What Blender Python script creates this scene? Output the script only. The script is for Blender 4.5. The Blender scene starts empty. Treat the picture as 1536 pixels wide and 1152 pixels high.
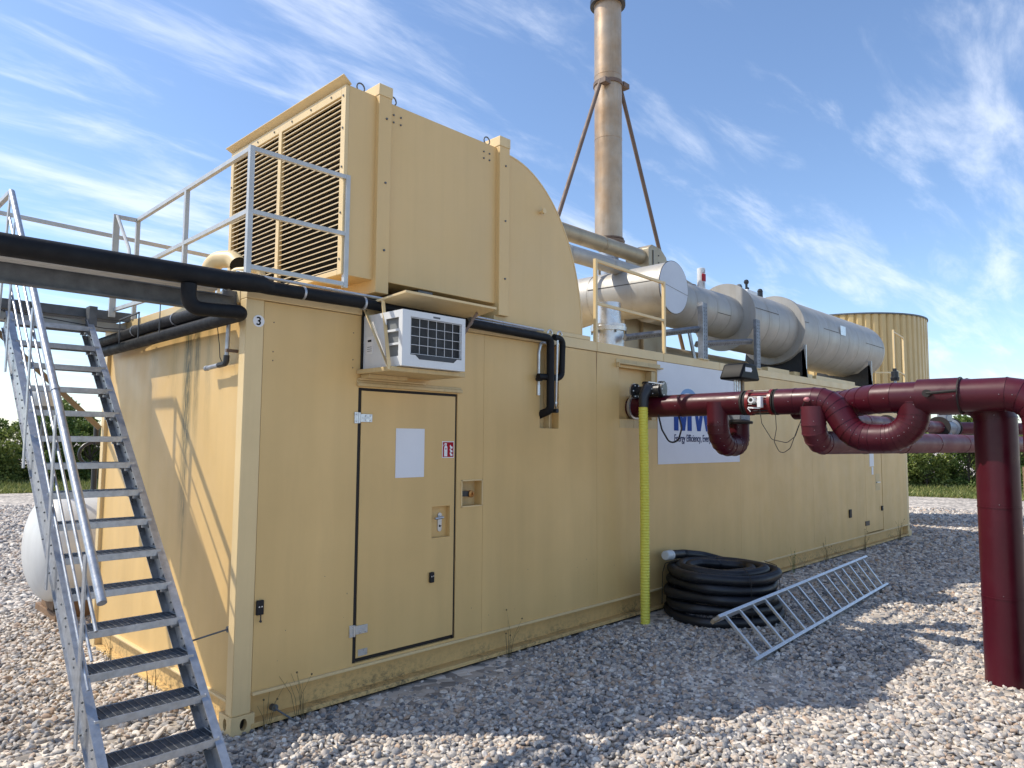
import bpy, bmesh, math, random
import numpy as np
from math import radians, sin, cos, pi
from mathutils import Vector, Matrix, noise
random.seed(7)
R = radians
scene = bpy.context.scene
COL = scene.collection

# ------------------------------------------------------------------ camera
CAM = Vector((-2.1171, -4.5133, 1.8681))
yaw, pitch, roll = 0.7985, 0.0797, 0.0068
fw = Vector((cos(pitch)*sin(yaw), cos(pitch)*cos(yaw), sin(pitch)))
rt = Vector((cos(yaw), -sin(yaw), 0.0))
up = rt.cross(fw)
rt, up = (cos(roll)*rt + sin(roll)*up), (cos(roll)*up - sin(roll)*rt)
cd = bpy.data.cameras.new('camera')
cam = bpy.data.objects.new('camera', cd); COL.objects.link(cam)
m3 = Matrix((rt, up, -fw)).transposed()
cam.matrix_world = Matrix.Translation(CAM) @ m3.to_4x4()
cd.sensor_width = 36.0
cd.lens = 36.0*1074.75/1536.0
cd.clip_end = 2000.0
cd.clip_start = 0.05
scene.camera = cam

# ------------------------------------------------------------------ light
SUN_EL = R(50.5)
sdir = Vector((0.705*cos(SUN_EL), -0.709*cos(SUN_EL), -sin(SUN_EL))).normalized()
sl = bpy.data.lights.new('sun', 'SUN'); sl.energy = 3.5; sl.angle = R(0.53); sl.color = (1.0, 0.925, 0.80)
so = bpy.data.objects.new('sun', sl); COL.objects.link(so)
so.rotation_euler = sdir.to_track_quat('-Z', 'Y').to_euler()
so.location = (-20, 15, 25)
world = bpy.data.worlds.new('World'); scene.world = world; world.use_nodes = True
wn, wl = world.node_tree.nodes, world.node_tree.links
wn.clear()
wout = wn.new('ShaderNodeOutputWorld'); wbg = wn.new('ShaderNodeBackground')
sky = wn.new('ShaderNodeTexSky'); sky.sky_type = 'NISHITA'; sky.sun_disc = False
sky.sun_elevation = SUN_EL; sky.sun_rotation = math.atan2(-sdir.x, -sdir.y)
sky.altitude = 50; sky.air_density = 1.0; sky.dust_density = 0.6; sky.ozone_density = 2.4
wbg.inputs['Strength'].default_value = 0.15
def wmath(op, a, b=None, c=None):
    n = wn.new('ShaderNodeMath'); n.operation = op
    for i, v in enumerate((a, b, c)):
        if v is None: continue
        if isinstance(v, (int, float)): n.inputs[i].default_value = v
        else: wl.new(v, n.inputs[i])
    return n.outputs[0]
tc = wn.new('ShaderNodeTexCoord'); sp = wn.new('ShaderNodeSeparateXYZ'); wl.new(tc.outputs['Generated'], sp.inputs[0])
zz = wmath('ADD', wmath('MAXIMUM', sp.outputs[2], 0.0), 0.16)
cu = wmath('DIVIDE', sp.outputs[0], zz); cv = wmath('DIVIDE', sp.outputs[1], zz)
cmb = wn.new('ShaderNodeCombineXYZ'); wl.new(cu, cmb.inputs[0]); wl.new(cv, cmb.inputs[1])
mp = wn.new('ShaderNodeMapping'); wl.new(cmb.outputs[0], mp.inputs[0])
mp.inputs['Rotation'].default_value = (0, 0, R(62)); mp.inputs['Scale'].default_value = (0.62, 2.3, 1.0)
mp.inputs['Location'].default_value = (2.3, 0.7, 0)
n1 = wn.new('ShaderNodeTexNoise'); n1.inputs['Scale'].default_value = 2.6; n1.inputs['Detail'].default_value = 11
n1.inputs['Roughness'].default_value = 0.62; n1.inputs['Distortion'].default_value = 0.35
wl.new(mp.outputs[0], n1.inputs[0])
n2 = wn.new('ShaderNodeTexNoise'); n2.inputs['Scale'].default_value = 0.75; n2.inputs['Detail'].default_value = 3
wl.new(mp.outputs[0], n2.inputs[0])
cl = wmath('ADD', wmath('MULTIPLY', n1.outputs[0], 0.75), wmath('MULTIPLY', n2.outputs[0], 0.45))
mr = wn.new('ShaderNodeMapRange'); mr.interpolation_type = 'SMOOTHSTEP'; wl.new(cl, mr.inputs[0])
mr.inputs[1].default_value = 0.555; mr.inputs[2].default_value = 0.82; mr.inputs[3].default_value = 0.0; mr.inputs[4].default_value = 0.58
tint = wn.new('ShaderNodeMixRGB'); tint.blend_type = 'MULTIPLY'; tint.inputs[0].default_value = 1.0
tint.inputs[2].default_value = (0.96, 1.0, 1.06, 1); wl.new(sky.outputs[0], tint.inputs[1])
mx = wn.new('ShaderNodeMixRGB'); wl.new(mr.outputs[0], mx.inputs[0]); wl.new(tint.outputs[0], mx.inputs[1])
mx.inputs[2].default_value = (6.0, 6.3, 6.9, 1)
wl.new(mx.outputs[0], wbg.inputs[0]); wl.new(wbg.outputs[0], wout.inputs[0])

scene.view_settings.view_transform = 'Standard'
scene.view_settings.look = 'None'
scene.view_settings.gamma = 1.0
scene.view_settings.exposure = 0.44
scene.view_settings.use_curve_mapping = False
scene.render.engine = 'CYCLES'
scene.cycles.max_bounces = 6

# ------------------------------------------------------------------ materials
def mat(name, color, rough=0.5, metal=0.0, var=0.0, vscale=3.0, streak=0.0, streak_col=(0.10, 0.085, 0.05), bump=0.0, bscale=60.0,
        speck=0.0, spec=0.5, coat=0.0, stretch=14.0, wave=0.0, spattern=None, tintcol=None, low=0.0):
    m = bpy.data.materials.new(name); m.use_nodes = True
    N, L = m.node_tree.nodes, m.node_tree.links
    b = N['Principled BSDF']
    b.inputs['Base Color'].default_value = (*color, 1); b.inputs['Roughness'].default_value = rough
    b.inputs['Metallic'].default_value = metal; b.inputs['Specular IOR Level'].default_value = spec
    if coat: b.inputs['Coat Weight'].default_value = coat; b.inputs['Coat Roughness'].default_value = 0.15
    g = N.new('ShaderNodeNewGeometry')          # world position keeps alike parts from repeating
    pos = g.outputs['Position']
    cur = None
    def mixc(fac, c1, c2, mode='MIX'):
        x = N.new('ShaderNodeMixRGB'); x.blend_type = mode
        if isinstance(fac, float): x.inputs[0].default_value = fac
        else: L.new(fac, x.inputs[0])
        for i, c in ((1, c1), (2, c2)):
            if isinstance(c, tuple): x.inputs[i].default_value = (*c, 1)
            else: L.new(c, x.inputs[i])
        return x.outputs[0]
    def rng(v, a, bb, lo, hi):
        r = N.new('ShaderNodeMapRange'); L.new(v, r.inputs[0])
        for i, q in enumerate((a, bb, lo, hi)): r.inputs[i+1].default_value = q
        return r.outputs[0]
    def noi(scale, detail=4, sc=None, rough_=0.6):
        n = N.new('ShaderNodeTexNoise'); n.inputs['Scale'].default_value = scale; n.inputs['Detail'].default_value = detail
        n.inputs['Roughness'].default_value = rough_
        if sc:
            p = N.new('ShaderNodeMapping'); p.inputs['Scale'].default_value = sc; L.new(pos, p.inputs[0]); L.new(p.outputs[0], n.inputs[0])
        else: L.new(pos, n.inputs[0])
        return n.outputs[0]
    cur = color
    if var:
        d = tuple(c*(1-var) for c in color); h = tuple(min(1, c*(1+var*0.7)) for c in color)
        cur = mixc(rng(noi(vscale, 6), 0.3, 0.7, 0, 1), d, h)
    if tintcol:
        cur = mixc(rng(noi(vscale*0.6, 5), 0.45, 0.68, 0, 0.8), cur, tintcol)
    if streak:
        s = noi(1.0, 5, (stretch, stretch, 0.55), 0.7)
        cur = mixc(rng(s, 0.50, 0.80, 0, streak), cur, streak_col)
    if wave:
        w_ = noi(1.0, 3, (2.6, 2.6, 0.22), 0.55)
        cur = mixc(rng(w_, 0.30, 0.70, 0.0, 1.0), mixc(1.0, cur, (1-wave, 1-wave*1.05, 1-wave*1.2), 'MULTIPLY'), cur)
        r_ = noi(1.0, 6, (7.0, 7.0, 5.0), 0.8)
        cur = mixc(rng(r_, 0.69, 0.76, 0.0, 0.55), cur, (0.30, 0.17, 0.07))
    if speck:
        s = noi(130.0, 2)
        cur = mixc(rng(s, 0.66, 0.74, 0, speck), cur, tuple(c*0.35 for c in color))
    if low and True:                                    # mud and algae splashed on the lowest centimetres, strengthened to paint in recess shade
        sx = N.new('ShaderNodeSeparateXYZ'); L.new(pos, sx.inputs[0])
        a_ = rng(sx.outputs[2], 0.045, 0.20, 1.0, 0.05)
        nn = rng(noi(1.0, 9, (22, 22, 30), 0.8), 0.46, 0.62, 0, 1)
        big = rng(noi(1.3, 2), 0.42, 0.58, 0.15, 1.0)
        mq = N.new('ShaderNodeMath'); mq.operation = 'MULTIPLY'; L.new(nn, mq.inputs[0]); L.new(big, mq.inputs[1]); nn = mq.outputs[0]
        mm = N.new('ShaderNodeMath'); mm.operation = 'MULTIPLY'; L.new(a_, mm.inputs[0]); L.new(nn, mm.inputs[1])
        mm2 = N.new('ShaderNodeMath'); mm2.operation = 'MULTIPLY'; L.new(mm.outputs[0], mm2.inputs[0]); mm2.inputs[1].default_value = low
        cur = mixc(mm2.outputs[0], cur, (0.07, 0.06, 0.038))
    if not isinstance(cur, tuple): L.new(cur, b.inputs['Base Color'])
    if var or metal:
        L.new(rng(noi(vscale*2.3, 5), 0.3, 0.7, max(0.05, rough-0.1), min(1, rough+0.12)), b.inputs['Roughness'])
    if bump:
        bp = N.new('ShaderNodeBump'); bp.inputs['Strength'].default_value = bump; bp.inputs['Distance'].default_value = 0.004 if bscale > 4 else 0.03
        L.new(noi(bscale, 3), bp.inputs['Height']); L.new(bp.outputs[0], b.inputs['Normal'])
    return m

BE = (0.73, 0.488, 0.198)
M = {}
M['beige'] = mat('beige_paint', BE, 0.42, var=0.06, vscale=1.1, streak=0.16, streak_col=(0.42, 0.28, 0.12), bump=0.35, bscale=1.3, speck=0.14, stretch=5, wave=0.13)
M['beige_low'] = mat('beige_paint_base', tuple(c*0.97 for c in BE), 0.5, var=0.10, vscale=2.0, streak=0.25, streak_col=(0.30, 0.19, 0.08), bump=0.12, bscale=12, speck=0.25, low=1.0)
M['beige_duct'] = mat('beige_duct_paint', (0.73, 0.505, 0.225), 0.42, var=0.045, vscale=0.9, streak=0.10, streak_col=(0.40, 0.28, 0.13), bump=0.30, bscale=1.1, wave=0.07)
M['beige_trim'] = mat('beige_trim_paint', (0.73, 0.545, 0.28), 0.42, var=0.06, vscale=2.0, streak=0.15, streak_col=(0.36, 0.24, 0.11))
M['beige_rust'] = mat('beige_paint_rusty', (0.60, 0.445, 0.22), 0.5, var=0.1, vscale=6.0, streak=0.35, streak_col=(0.20, 0.085, 0.03), stretch=26)
M['slat'] = mat('louvre_paint', (0.66, 0.51, 0.29), 0.4)
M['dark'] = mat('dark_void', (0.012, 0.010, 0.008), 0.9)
M['gasket'] = mat('black_gasket', (0.018, 0.014, 0.012), 0.75)
M['black'] = mat('black_plastic', (0.013, 0.013, 0.015), 0.55, spec=0.3)
M['headblack'] = mat('matt_black_housing', (0.006, 0.006, 0.007), 0.5, spec=0.15)
M['iron'] = mat('black_cast_iron', (0.020, 0.022, 0.026), 0.36, var=0.2, bump=0.25, bscale=160)
M['foam'] = mat('black_pipe_foam', (0.0065, 0.007, 0.009), 0.6, spec=0.28, var=0.3, vscale=7, bump=0.35, bscale=55)
M['galv'] = mat('galvanised_steel', (0.42, 0.44, 0.47), 0.42, metal=0.75, var=0.22, vscale=22, bump=0.15, bscale=80)
M['galv_dark'] = mat('galvanised_steel_weathered', (0.13, 0.14, 0.15), 0.6, metal=0.35, var=0.35, vscale=9, bump=0.3, bscale=50)
M['strut'] = mat('weathered_slotted_steel', (0.22, 0.235, 0.26), 0.5, metal=0.5, var=0.3, vscale=18)
M['grate'] = mat('grating_steel', (0.17, 0.185, 0.21), 0.5, metal=0.6, var=0.2, vscale=20)
M['rail'] = mat('grey_railing_paint', (0.50, 0.50, 0.48), 0.4, metal=0.25, var=0.12, vscale=8)
M['alu'] = mat('bright_aluminium', (0.62, 0.64, 0.66), 0.34, metal=0.85, var=0.12, vscale=18)
M['clad'] = mat('aluminium_cladding', (0.40, 0.385, 0.355), 0.5, metal=0.30, var=0.13, vscale=1.7, streak=0.5, streak_col=(0.27, 0.22, 0.15), stretch=7, bump=0.16, bscale=7)
M['clad_tan'] = mat('tan_stained_cladding', (0.42, 0.35, 0.24), 0.45, metal=0.45, var=0.15, vscale=2.2, streak=0.5, streak_col=(0.23, 0.15, 0.08), stretch=9)
M['capwhite'] = mat('pale_end_plate', (0.56, 0.60, 0.66), 0.5, var=0.04)
M['seam'] = mat('dark_seam', (0.06, 0.055, 0.05), 0.6)
M['stain'] = mat('heat_stained_steel', (0.50, 0.385, 0.27), 0.40, metal=0.55, var=0.22, vscale=2.5, streak=0.8, streak_col=(0.30, 0.17, 0.075), stretch=6, tintcol=(0.40, 0.235, 0.11))
M['brownbar'] = mat('brown_steel', (0.17, 0.115, 0.085), 0.6, var=0.2, vscale=5)
M['tanbar'] = mat('tan_weathered_bar', (0.30, 0.225, 0.14), 0.55, var=0.15, vscale=8)
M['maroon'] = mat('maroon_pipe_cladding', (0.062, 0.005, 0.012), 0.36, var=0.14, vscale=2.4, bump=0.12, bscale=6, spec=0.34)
M['maroon_far'] = mat('sunlit_maroon_cladding', (0.10, 0.016, 0.026), 0.46, var=0.14, vscale=2.4, spec=0.35)  # paler copy of the maroon, with sunlight put into the colour
M['red'] = mat('red_valve_paint', (0.17, 0.012, 0.014), 0.35, var=0.15, vscale=10)
M['white'] = mat('white_painted_metal', (0.70, 0.71, 0.71), 0.38, var=0.05, vscale=5, streak=0.12, streak_col=(0.42, 0.38, 0.30), stretch=18)
M['signwhite'] = mat('pale_grey_sheet', (0.76, 0.77, 0.80), 0.6, spec=0.2, var=0.03, vscale=3)
M['steelwhite'] = mat('white_tank_paint', (0.66, 0.66, 0.64), 0.35, var=0.06, vscale=2, streak=0.15, stretch=6)
M['blue'] = mat('blue_print', (0.006, 0.050, 0.27), 0.5, spec=0.12)
M['navy'] = mat('dark_blue_print', (0.010, 0.022, 0.10), 0.5, spec=0.12)
M['lblue'] = mat('pale_blue_print', (0.22, 0.38, 0.62), 0.5, spec=0.12)
M['firered'] = mat('fire_sign_red', (0.36, 0.008, 0.020), 0.45, spec=0.12)
M['ink'] = mat('black_print', (0.01, 0.01, 0.012), 0.6, spec=0.12)
M['printwhite'] = mat('white_print', (0.78, 0.78, 0.78), 0.5)
M['yellow'] = mat('yellow_corrugated_hose', (0.72, 0.66, 0.09), 0.45, var=0.08, vscale=6)
M['hose'] = mat('black_corrugated_hose', (0.011, 0.012, 0.016), 0.40, var=0.25, vscale=8)
M['brass'] = mat('brass', (0.45, 0.22, 0.07), 0.35, metal=0.8)
M['wood'] = mat('pallet_wood', (0.22, 0.13, 0.07), 0.8, var=0.3, vscale=12)
M['pinkish'] = mat('pink_plastic_knob', (0.45, 0.16, 0.17), 0.4)
M['fin'] = mat('condenser_fins', (0.05, 0.052, 0.058), 0.45, metal=0.4)
M['plastic'] = mat('translucent_grey_plastic', (0.55, 0.57, 0.58), 0.35)
M['greyvalve'] = mat('grey_cast_valve', (0.22, 0.24, 0.27), 0.42, var=0.12, vscale=12)
M['rustrun'] = mat('rust_run', (0.30, 0.17, 0.07), 0.7, var=0.3, vscale=20)
M['bark'] = mat('bark', (0.09, 0.07, 0.05), 0.9, var=0.2)
M['weed'] = mat('dry_weed', (0.14, 0.11, 0.05), 0.8, var=0.3, vscale=40)
M['leafgreen'] = mat('green_weed', (0.09, 0.14, 0.035), 0.7, var=0.3, vscale=40)
M['silo'] = mat('ribbed_beige_sheet', (0.60, 0.44, 0.20), 0.45, var=0.06, vscale=1.0, streak=0.12, stretch=4)

# end wall: the same beige, with two green algae runs of their own shape
def end_wall_material():
    m = M['beige'].copy(); m.name = 'beige_paint_with_algae'
    N, L = m.node_tree.nodes, m.node_tree.links
    b = N['Principled BSDF']; src = b.inputs['Base Color'].links[0].from_socket
    g = N.new('ShaderNodeNewGeometry'); s = N.new('ShaderNodeSeparateXYZ'); L.new(g.outputs['Position'], s.inputs[0])
    def mth(op, a, c=None):
        n = N.new('ShaderNodeMath'); n.operation = op; n.use_clamp = False
        for i, v in enumerate((a, c)):
            if v is None: continue
            if isinstance(v, (int, float)): n.inputs[i].default_value = v
            else: L.new(v, n.inputs[i])
        return n.outputs[0]
    tot = None
    for yc, wd, z0, k in ((0.99, 0.11, 1.0, 1.0), (0.97, 0.03, 0.7, 1.0), (0.83, 0.07, 1.6, 0.85), (1.25, 0.10, 1.9, 0.35), (1.7, 0.12, 1.6, 0.25), (0.62, 0.08, 1.7, 0.35), (0.40, 0.05, 2.0, 0.4)):
        d = mth('DIVIDE', mth('ABSOLUTE', mth('SUBTRACT', s.outputs[1], yc)), wd)
        r = N.new('ShaderNodeMapRange'); r.interpolation_type = 'SMOOTHSTEP'; L.new(d, r.inputs[0])
        for i, v in enumerate((0.15, 1.1, 1.0, 0.0)): r.inputs[i+1].default_value = v
        h = N.new('ShaderNodeMapRange'); L.new(s.outputs[2], h.inputs[0])
        for i, v in enumerate((z0, z0+0.9, 0.0, 1.0)): h.inputs[i+1].default_value = v
        t_ = mth('MULTIPLY', mth('MULTIPLY', r.outputs[0], h.outputs[0]), k)
        tot = t_ if tot is None else mth('MAXIMUM', tot, t_)
    nz = N.new('ShaderNodeTexNoise'); nz.inputs['Scale'].default_value = 1.0; nz.inputs['Detail'].default_value = 8; nz.inputs['Roughness'].default_value = 0.75
    p = N.new('ShaderNodeMapping'); p.inputs['Scale'].default_value = (30, 60, 7.0); L.new(g.outputs['Position'], p.inputs[0]); L.new(p.outputs[0], nz.inputs[0])
    rr = N.new('ShaderNodeMapRange'); L.new(nz.outputs[0], rr.inputs[0])
    for i, v in enumerate((0.36, 0.52, 0.0, 1.0)): rr.inputs[i+1].default_value = v
    f = mth('MULTIPLY', tot, rr.outputs[0])
    x = N.new('ShaderNodeMixRGB'); L.new(mth('MULTIPLY', f, 0.9), x.inputs[0]); L.new(src, x.inputs[1]); x.inputs[2].default_value = (0.050, 0.052, 0.018, 1)
    L.new(x.outputs[0], b.inputs['Base Color'])
    return m
M['beige_end'] = end_wall_material()

# pebbles: colour varies from stone to stone
def pebble_material():
    m = bpy.data.materials.new('river_pebbles'); m.use_nodes = True
    N, L = m.node_tree.nodes, m.node_tree.links; b = N['Principled BSDF']; b.inputs['Roughness'].default_value = 0.75
    a = N.new('ShaderNodeAttribute'); a.attribute_type = 'INSTANCER'; a.attribute_name = 'tone'
    cr = N.new('ShaderNodeValToRGB'); cr.color_ramp.interpolation = 'LINEAR'
    e = cr.color_ramp.elements
    stops = [(0.0, (0.15, 0.15, 0.155)), (0.18, (0.28, 0.27, 0.265)), (0.34, (0.40, 0.365, 0.33)), (0.50, (0.54, 0.475, 0.40)), (0.64, (0.46, 0.33, 0.235)),
             (0.72, (0.48, 0.435, 0.39)), (0.86, (0.68, 0.595, 0.495)), (1.0, (0.76, 0.71, 0.64))]
    e[0].position, e[0].color = stops[0][0], (*stops[0][1], 1); e[1].position, e[1].color = stops[-1][0], (*stops[-1][1], 1)
    for p_, c_ in stops[1:-1]:
        q = e.new(p_); q.color = (*c_, 1)
    L.new(a.outputs['Fac'], cr.inputs[0])
    tcn = N.new('ShaderNodeNewGeometry'); nz = N.new('ShaderNodeTexNoise'); nz.inputs['Scale'].default_value = 70; nz.inputs['Detail'].default_value = 4
    L.new(tcn.outputs['Position'], nz.inputs[0])
    mr_ = N.new('ShaderNodeMapRange'); L.new(nz.outputs[0], mr_.inputs[0])
    for i, v in enumerate((0.3, 0.7, 0.72, 1.15)): mr_.inputs[i+1].default_value = v
    mu = N.new('ShaderNodeMixRGB'); mu.blend_type = 'MULTIPLY'; mu.inputs[0].default_value = 1; L.new(cr.outputs[0], mu.inputs[1]); L.new(mr_.outputs[0], mu.inputs[2])
    L.new(mu.outputs[0], b.inputs['Base Color'])
    return m
M['pebble'] = pebble_material()

def ground_material():
    m = bpy.data.materials.new('gravel_bed'); m.use_nodes = True
    N, L = m.node_tree.nodes, m.node_tree.links; b = N['Principled BSDF']; b.inputs['Roughness'].default_value = 0.9
    g = N.new('ShaderNodeNewGeometry')
    v = N.new('ShaderNodeTexVoronoi'); v.inputs['Scale'].default_value = 11; L.new(g.outputs['Position'], v.inputs[0])
    cr = N.new('ShaderNodeValToRGB'); e = cr.color_ramp.elements
    e[0].color = (0.18, 0.165, 0.15, 1); e[1].color = (0.80, 0.71, 0.60, 1)
    q = e.new(0.5); q.color = (0.46, 0.40, 0.335, 1)
    sp_ = N.new('ShaderNodeSeparateColor'); L.new(v.outputs['Color'], sp_.inputs[0]); L.new(sp_.outputs[0], cr.inputs[0])
    n_ = N.new('ShaderNodeTexNoise'); n_.inputs['Scale'].default_value = 0.7; n_.inputs['Detail'].default_value = 6; L.new(g.outputs['Position'], n_.inputs[0])
    mr_ = N.new('ShaderNodeMapRange'); L.new(n_.outputs[0], mr_.inputs[0])
    for i, w in enumerate((0.3, 0.7, 0.70, 1.12)): mr_.inputs[i+1].default_value = w
    mu = N.new('ShaderNodeMixRGB'); mu.blend_type = 'MULTIPLY'; mu.inputs[0].default_value = 1; L.new(cr.outputs[0], mu.inputs[1]); L.new(mr_.outputs[0], mu.inputs[2])
    L.new(mu.outputs[0], b.inputs['Base Color'])
    bp = N.new('ShaderNodeBump'); bp.inputs['Strength'].default_value = 0.9; bp.inputs['Distance'].default_value = 0.02; bp.invert = True
    L.new(v.outputs['Distance'], bp.inputs['Height']); L.new(bp.outputs[0], b.inputs['Normal'])
    return m
M['ground'] = ground_material()

def leaf_material(name, c1, c2, c3):
    m = bpy.data.materials.new(name); m.use_nodes = True
    N, L = m.node_tree.nodes, m.node_tree.links; b = N['Principled BSDF']; b.inputs['Roughness'].default_value = 0.6
    g = N.new('ShaderNodeNewGeometry'); cr = N.new('ShaderNodeValToRGB'); e = cr.color_ramp.elements
    e[0].color = (*c1, 1); e[1].color = (*c3, 1); q = e.new(0.55); q.color = (*c2, 1)
    L.new(g.outputs['Random Per Island'], cr.inputs[0]); L.new(cr.outputs[0], b.inputs['Base Color'])
    b.inputs['Transmission Weight'].default_value = 0.0
    tr = N.new('ShaderNodeBsdfTranslucent'); L.new(cr.outputs[0], tr.inputs[0])
    ms = N.new('ShaderNodeMixShader'); ms.inputs[0].default_value = 0.35
    o = N['Material Output']; L.new(b.outputs[0], ms.inputs[1]); L.new(tr.outputs[0], ms.inputs[2]); L.new(ms.outputs[0], o.inputs[0])
    return m
M['leaf_a'] = leaf_material('bush_leaves', (0.06, 0.105, 0.018), (0.13, 0.19, 0.04), (0.26, 0.32, 0.075))
M['leaf_b'] = leaf_material('dark_leaves', (0.045, 0.09, 0.018), (0.10, 0.155, 0.03), (0.19, 0.26, 0.06))
M['leaf_c'] = leaf_material('yellowish_leaves', (0.08, 0.12, 0.02), (0.18, 0.225, 0.05), (0.34, 0.37, 0.10))
M['grass'] = leaf_material('grass_blades', (0.10, 0.14, 0.03), (0.21, 0.24, 0.06), (0.36, 0.34, 0.12))

# ------------------------------------------------------------------ mesh builder
def V(*a): return Vector(a)
def frame(d):
    d = d.normalized(); a = Vector((0, 0, 1)) if abs(d.z) < 0.92 else Vector((1, 0, 0))
    u = d.cross(a).normalized(); v = u.cross(d).normalized()
    return u, v
ORG = {}
class MB:
    def __init__(s): s.v = []; s.f = []
    def add(s, vs, fs):
        o = len(s.v); s.v += [tuple(x) for x in vs]; s.f += [tuple(i+o for i in f) for f in fs]; return s
    def box(s, x0, x1, y0, y1, z0, z1):
        x0, x1 = sorted((x0, x1)); y0, y1 = sorted((y0, y1)); z0, z1 = sorted((z0, z1))
        return s.add([(x0, y0, z0), (x1, y0, z0), (x1, y1, z0), (x0, y1, z0), (x0, y0, z1), (x1, y0, z1), (x1, y1, z1), (x0, y1, z1)],
                     [(0, 3, 2, 1), (4, 5, 6, 7), (0, 1, 5, 4), (1, 2, 6, 5), (2, 3, 7, 6), (3, 0, 4, 7)])
    def bar(s, p, q, w, h, side=None):
        p, q = Vector(p), Vector(q); d = (q-p).normalized()
        if side is None: u, v = frame(d)
        else:
            u = Vector(side); u = (u - d*u.dot(d)).normalized(); v = u.cross(d).normalized()
        vs = [c + u*a*w/2 + v*b*h/2 for c in (p, q) for a, b in ((-1, -1), (1, -1), (1, 1), (-1, 1))]
        return s.add(vs, [(0, 3, 2, 1), (4, 5, 6, 7), (0, 1, 5, 4), (1, 2, 6, 5), (2, 3, 7, 6), (3, 0, 4, 7)])
    def sweep(s, pts, rad, n=12, caps=True):
        pts = [Vector(p) for p in pts]; m = len(pts); rs = rad if hasattr(rad, '__len__') else [rad]*m
        t0 = (pts[1]-pts[0]).normalized(); u, v = frame(t0); rings = []
        prev = t0
        for i in range(m):
            if i == 0: d = t0; pl = t0
            elif i == m-1: d = (pts[i]-pts[i-1]).normalized(); pl = d
            else:
                d = (pts[i]-pts[i-1]).normalized(); e = (pts[i+1]-pts[i]).normalized(); pl = (d+e)
                pl = pl.normalized() if pl.length > 1e-6 else d
            q = prev.rotation_difference(d); u = q @ u; v = q @ v; prev = d
            dn = max(0.3, d.dot(pl)); ring = []
            for k in range(n):
                a = 2*pi*k/n; o = (u*cos(a)+v*sin(a))*rs[i]
                o = o - d*(o.dot(pl)/dn)
                ring.append(pts[i]+o)
            rings.append(ring)
        vs = [x for r_ in rings for x in r_]; fs = []
        for i in range(m-1):
            for k in range(n): fs.append((i*n+k, i*n+(k+1) % n, (i+1)*n+(k+1) % n, (i+1)*n+k))
        if caps:
            fs.append(tuple(range(n-1, -1, -1))); fs.append(tuple((m-1)*n+k for k in range(n)))
        return s.add(vs, fs)
    def cyl(s, p, q, r, n=16, r2=None): return s.sweep([p, q], [r, r if r2 is None else r2], n)
    def lathe(s, o, d, prof, n=24, caps=True):
        o, d = Vector(o), Vector(d).normalized(); return s.sweep_prof(o, d, prof, n, caps)
    def sweep_prof(s, o, d, prof, n, caps=True):
        u, v = frame(d); vs = []; fs = []
        for t, r in prof:
            for k in range(n):
                a = 2*pi*k/n; vs.append(o + d*t + (u*cos(a)+v*sin(a))*max(r, 1e-4))
        m = len(prof)
        for i in range(m-1):
            for k in range(n): fs.append((i*n+k, i*n+(k+1) % n, (i+1)*n+(k+1) % n, (i+1)*n+k))
        if caps:
            fs.append(tuple(range(n-1, -1, -1))); fs.append(tuple((m-1)*n+k for k in range(n)))
        return s.add(vs, fs)
    def prism(s, poly, axis, a, b):
        def P(p, t):
            return {'y': (p[0], t, p[1]), 'x': (t, p[0], p[1]), 'z': (p[0], p[1], t)}[axis]
        n = len(poly); vs = [P(p, a) for p in poly] + [P(p, b) for p in poly]
        return s.add(vs, [tuple(range(n)), tuple(range(2*n-1, n-1, -1))] + [(i, i+n, (i+1) % n+n, (i+1) % n) for i in range(n)])
    def ball(s, c, r, n=8, sq=(1, 1, 1)):
        c = Vector(c); vs = [c+Vector((0, 0, r*sq[2]))]; fs = []; m = max(3, n//2)
        for i in range(1, m):
            for k in range(n):
                t, a = pi*i/m, 2*pi*k/n; vs.append(c+Vector((r*sq[0]*sin(t)*cos(a), r*sq[1]*sin(t)*sin(a), r*sq[2]*cos(t))))
        vs.append(c-Vector((0, 0, r*sq[2]))); L_ = len(vs)-1
        for k in range(n): fs.append((0, 1+k, 1+(k+1) % n)); fs.append((L_, 1+(m-2)*n+(k+1) % n, 1+(m-2)*n+k))
        for i in range(m-2):
            for k in range(n): fs.append((1+i*n+k, 1+(i+1)*n+k, 1+(i+1)*n+(k+1) % n, 1+i*n+(k+1) % n))
        return s.add(vs, fs)
    def wall(s, xs0, xs1, z0, z1, y, depth, holes=(), axis='y'):
        """front sheet with real rectangular openings and returns of the given depth"""
        xs = sorted({xs0, xs1, *[c for h in holes for c in (h[0], h[1]) if xs0 < c < xs1]}); zs = sorted({z0, z1, *[c for h in holes for c in (h[2], h[3]) if z0 < c < z1]})
        def P(a, t, z): return (a, t, z) if axis == 'y' else (t, a, z)
        for i in range(len(xs)-1):
            for j in range(len(zs)-1):
                cx, cz = (xs[i]+xs[i+1])/2, (zs[j]+zs[j+1])/2
                if any(h[0] < cx < h[1] and h[2] < cz < h[3] for h in holes): continue
                s.add([P(xs[i], y, zs[j]), P(xs[i+1], y, zs[j]), P(xs[i+1], y, zs[j+1]), P(xs[i], y, zs[j+1])], [(0, 1, 2, 3)])
        for a, b, c, d in list(holes)+[(xs0, xs1, z0, z1)]:
            q = [(a, c), (b, c), (b, d), (a, d)]
            for k in range(4):
                p1, p2 = q[k], q[(k+1) % 4]
                s.add([P(p1[0], y, p1[1]), P(p2[0], y, p2[1]), P(p2[0], y+depth, p2[1]), P(p1[0], y+depth, p1[1])], [(0, 1, 2, 3)])
        return s
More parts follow.
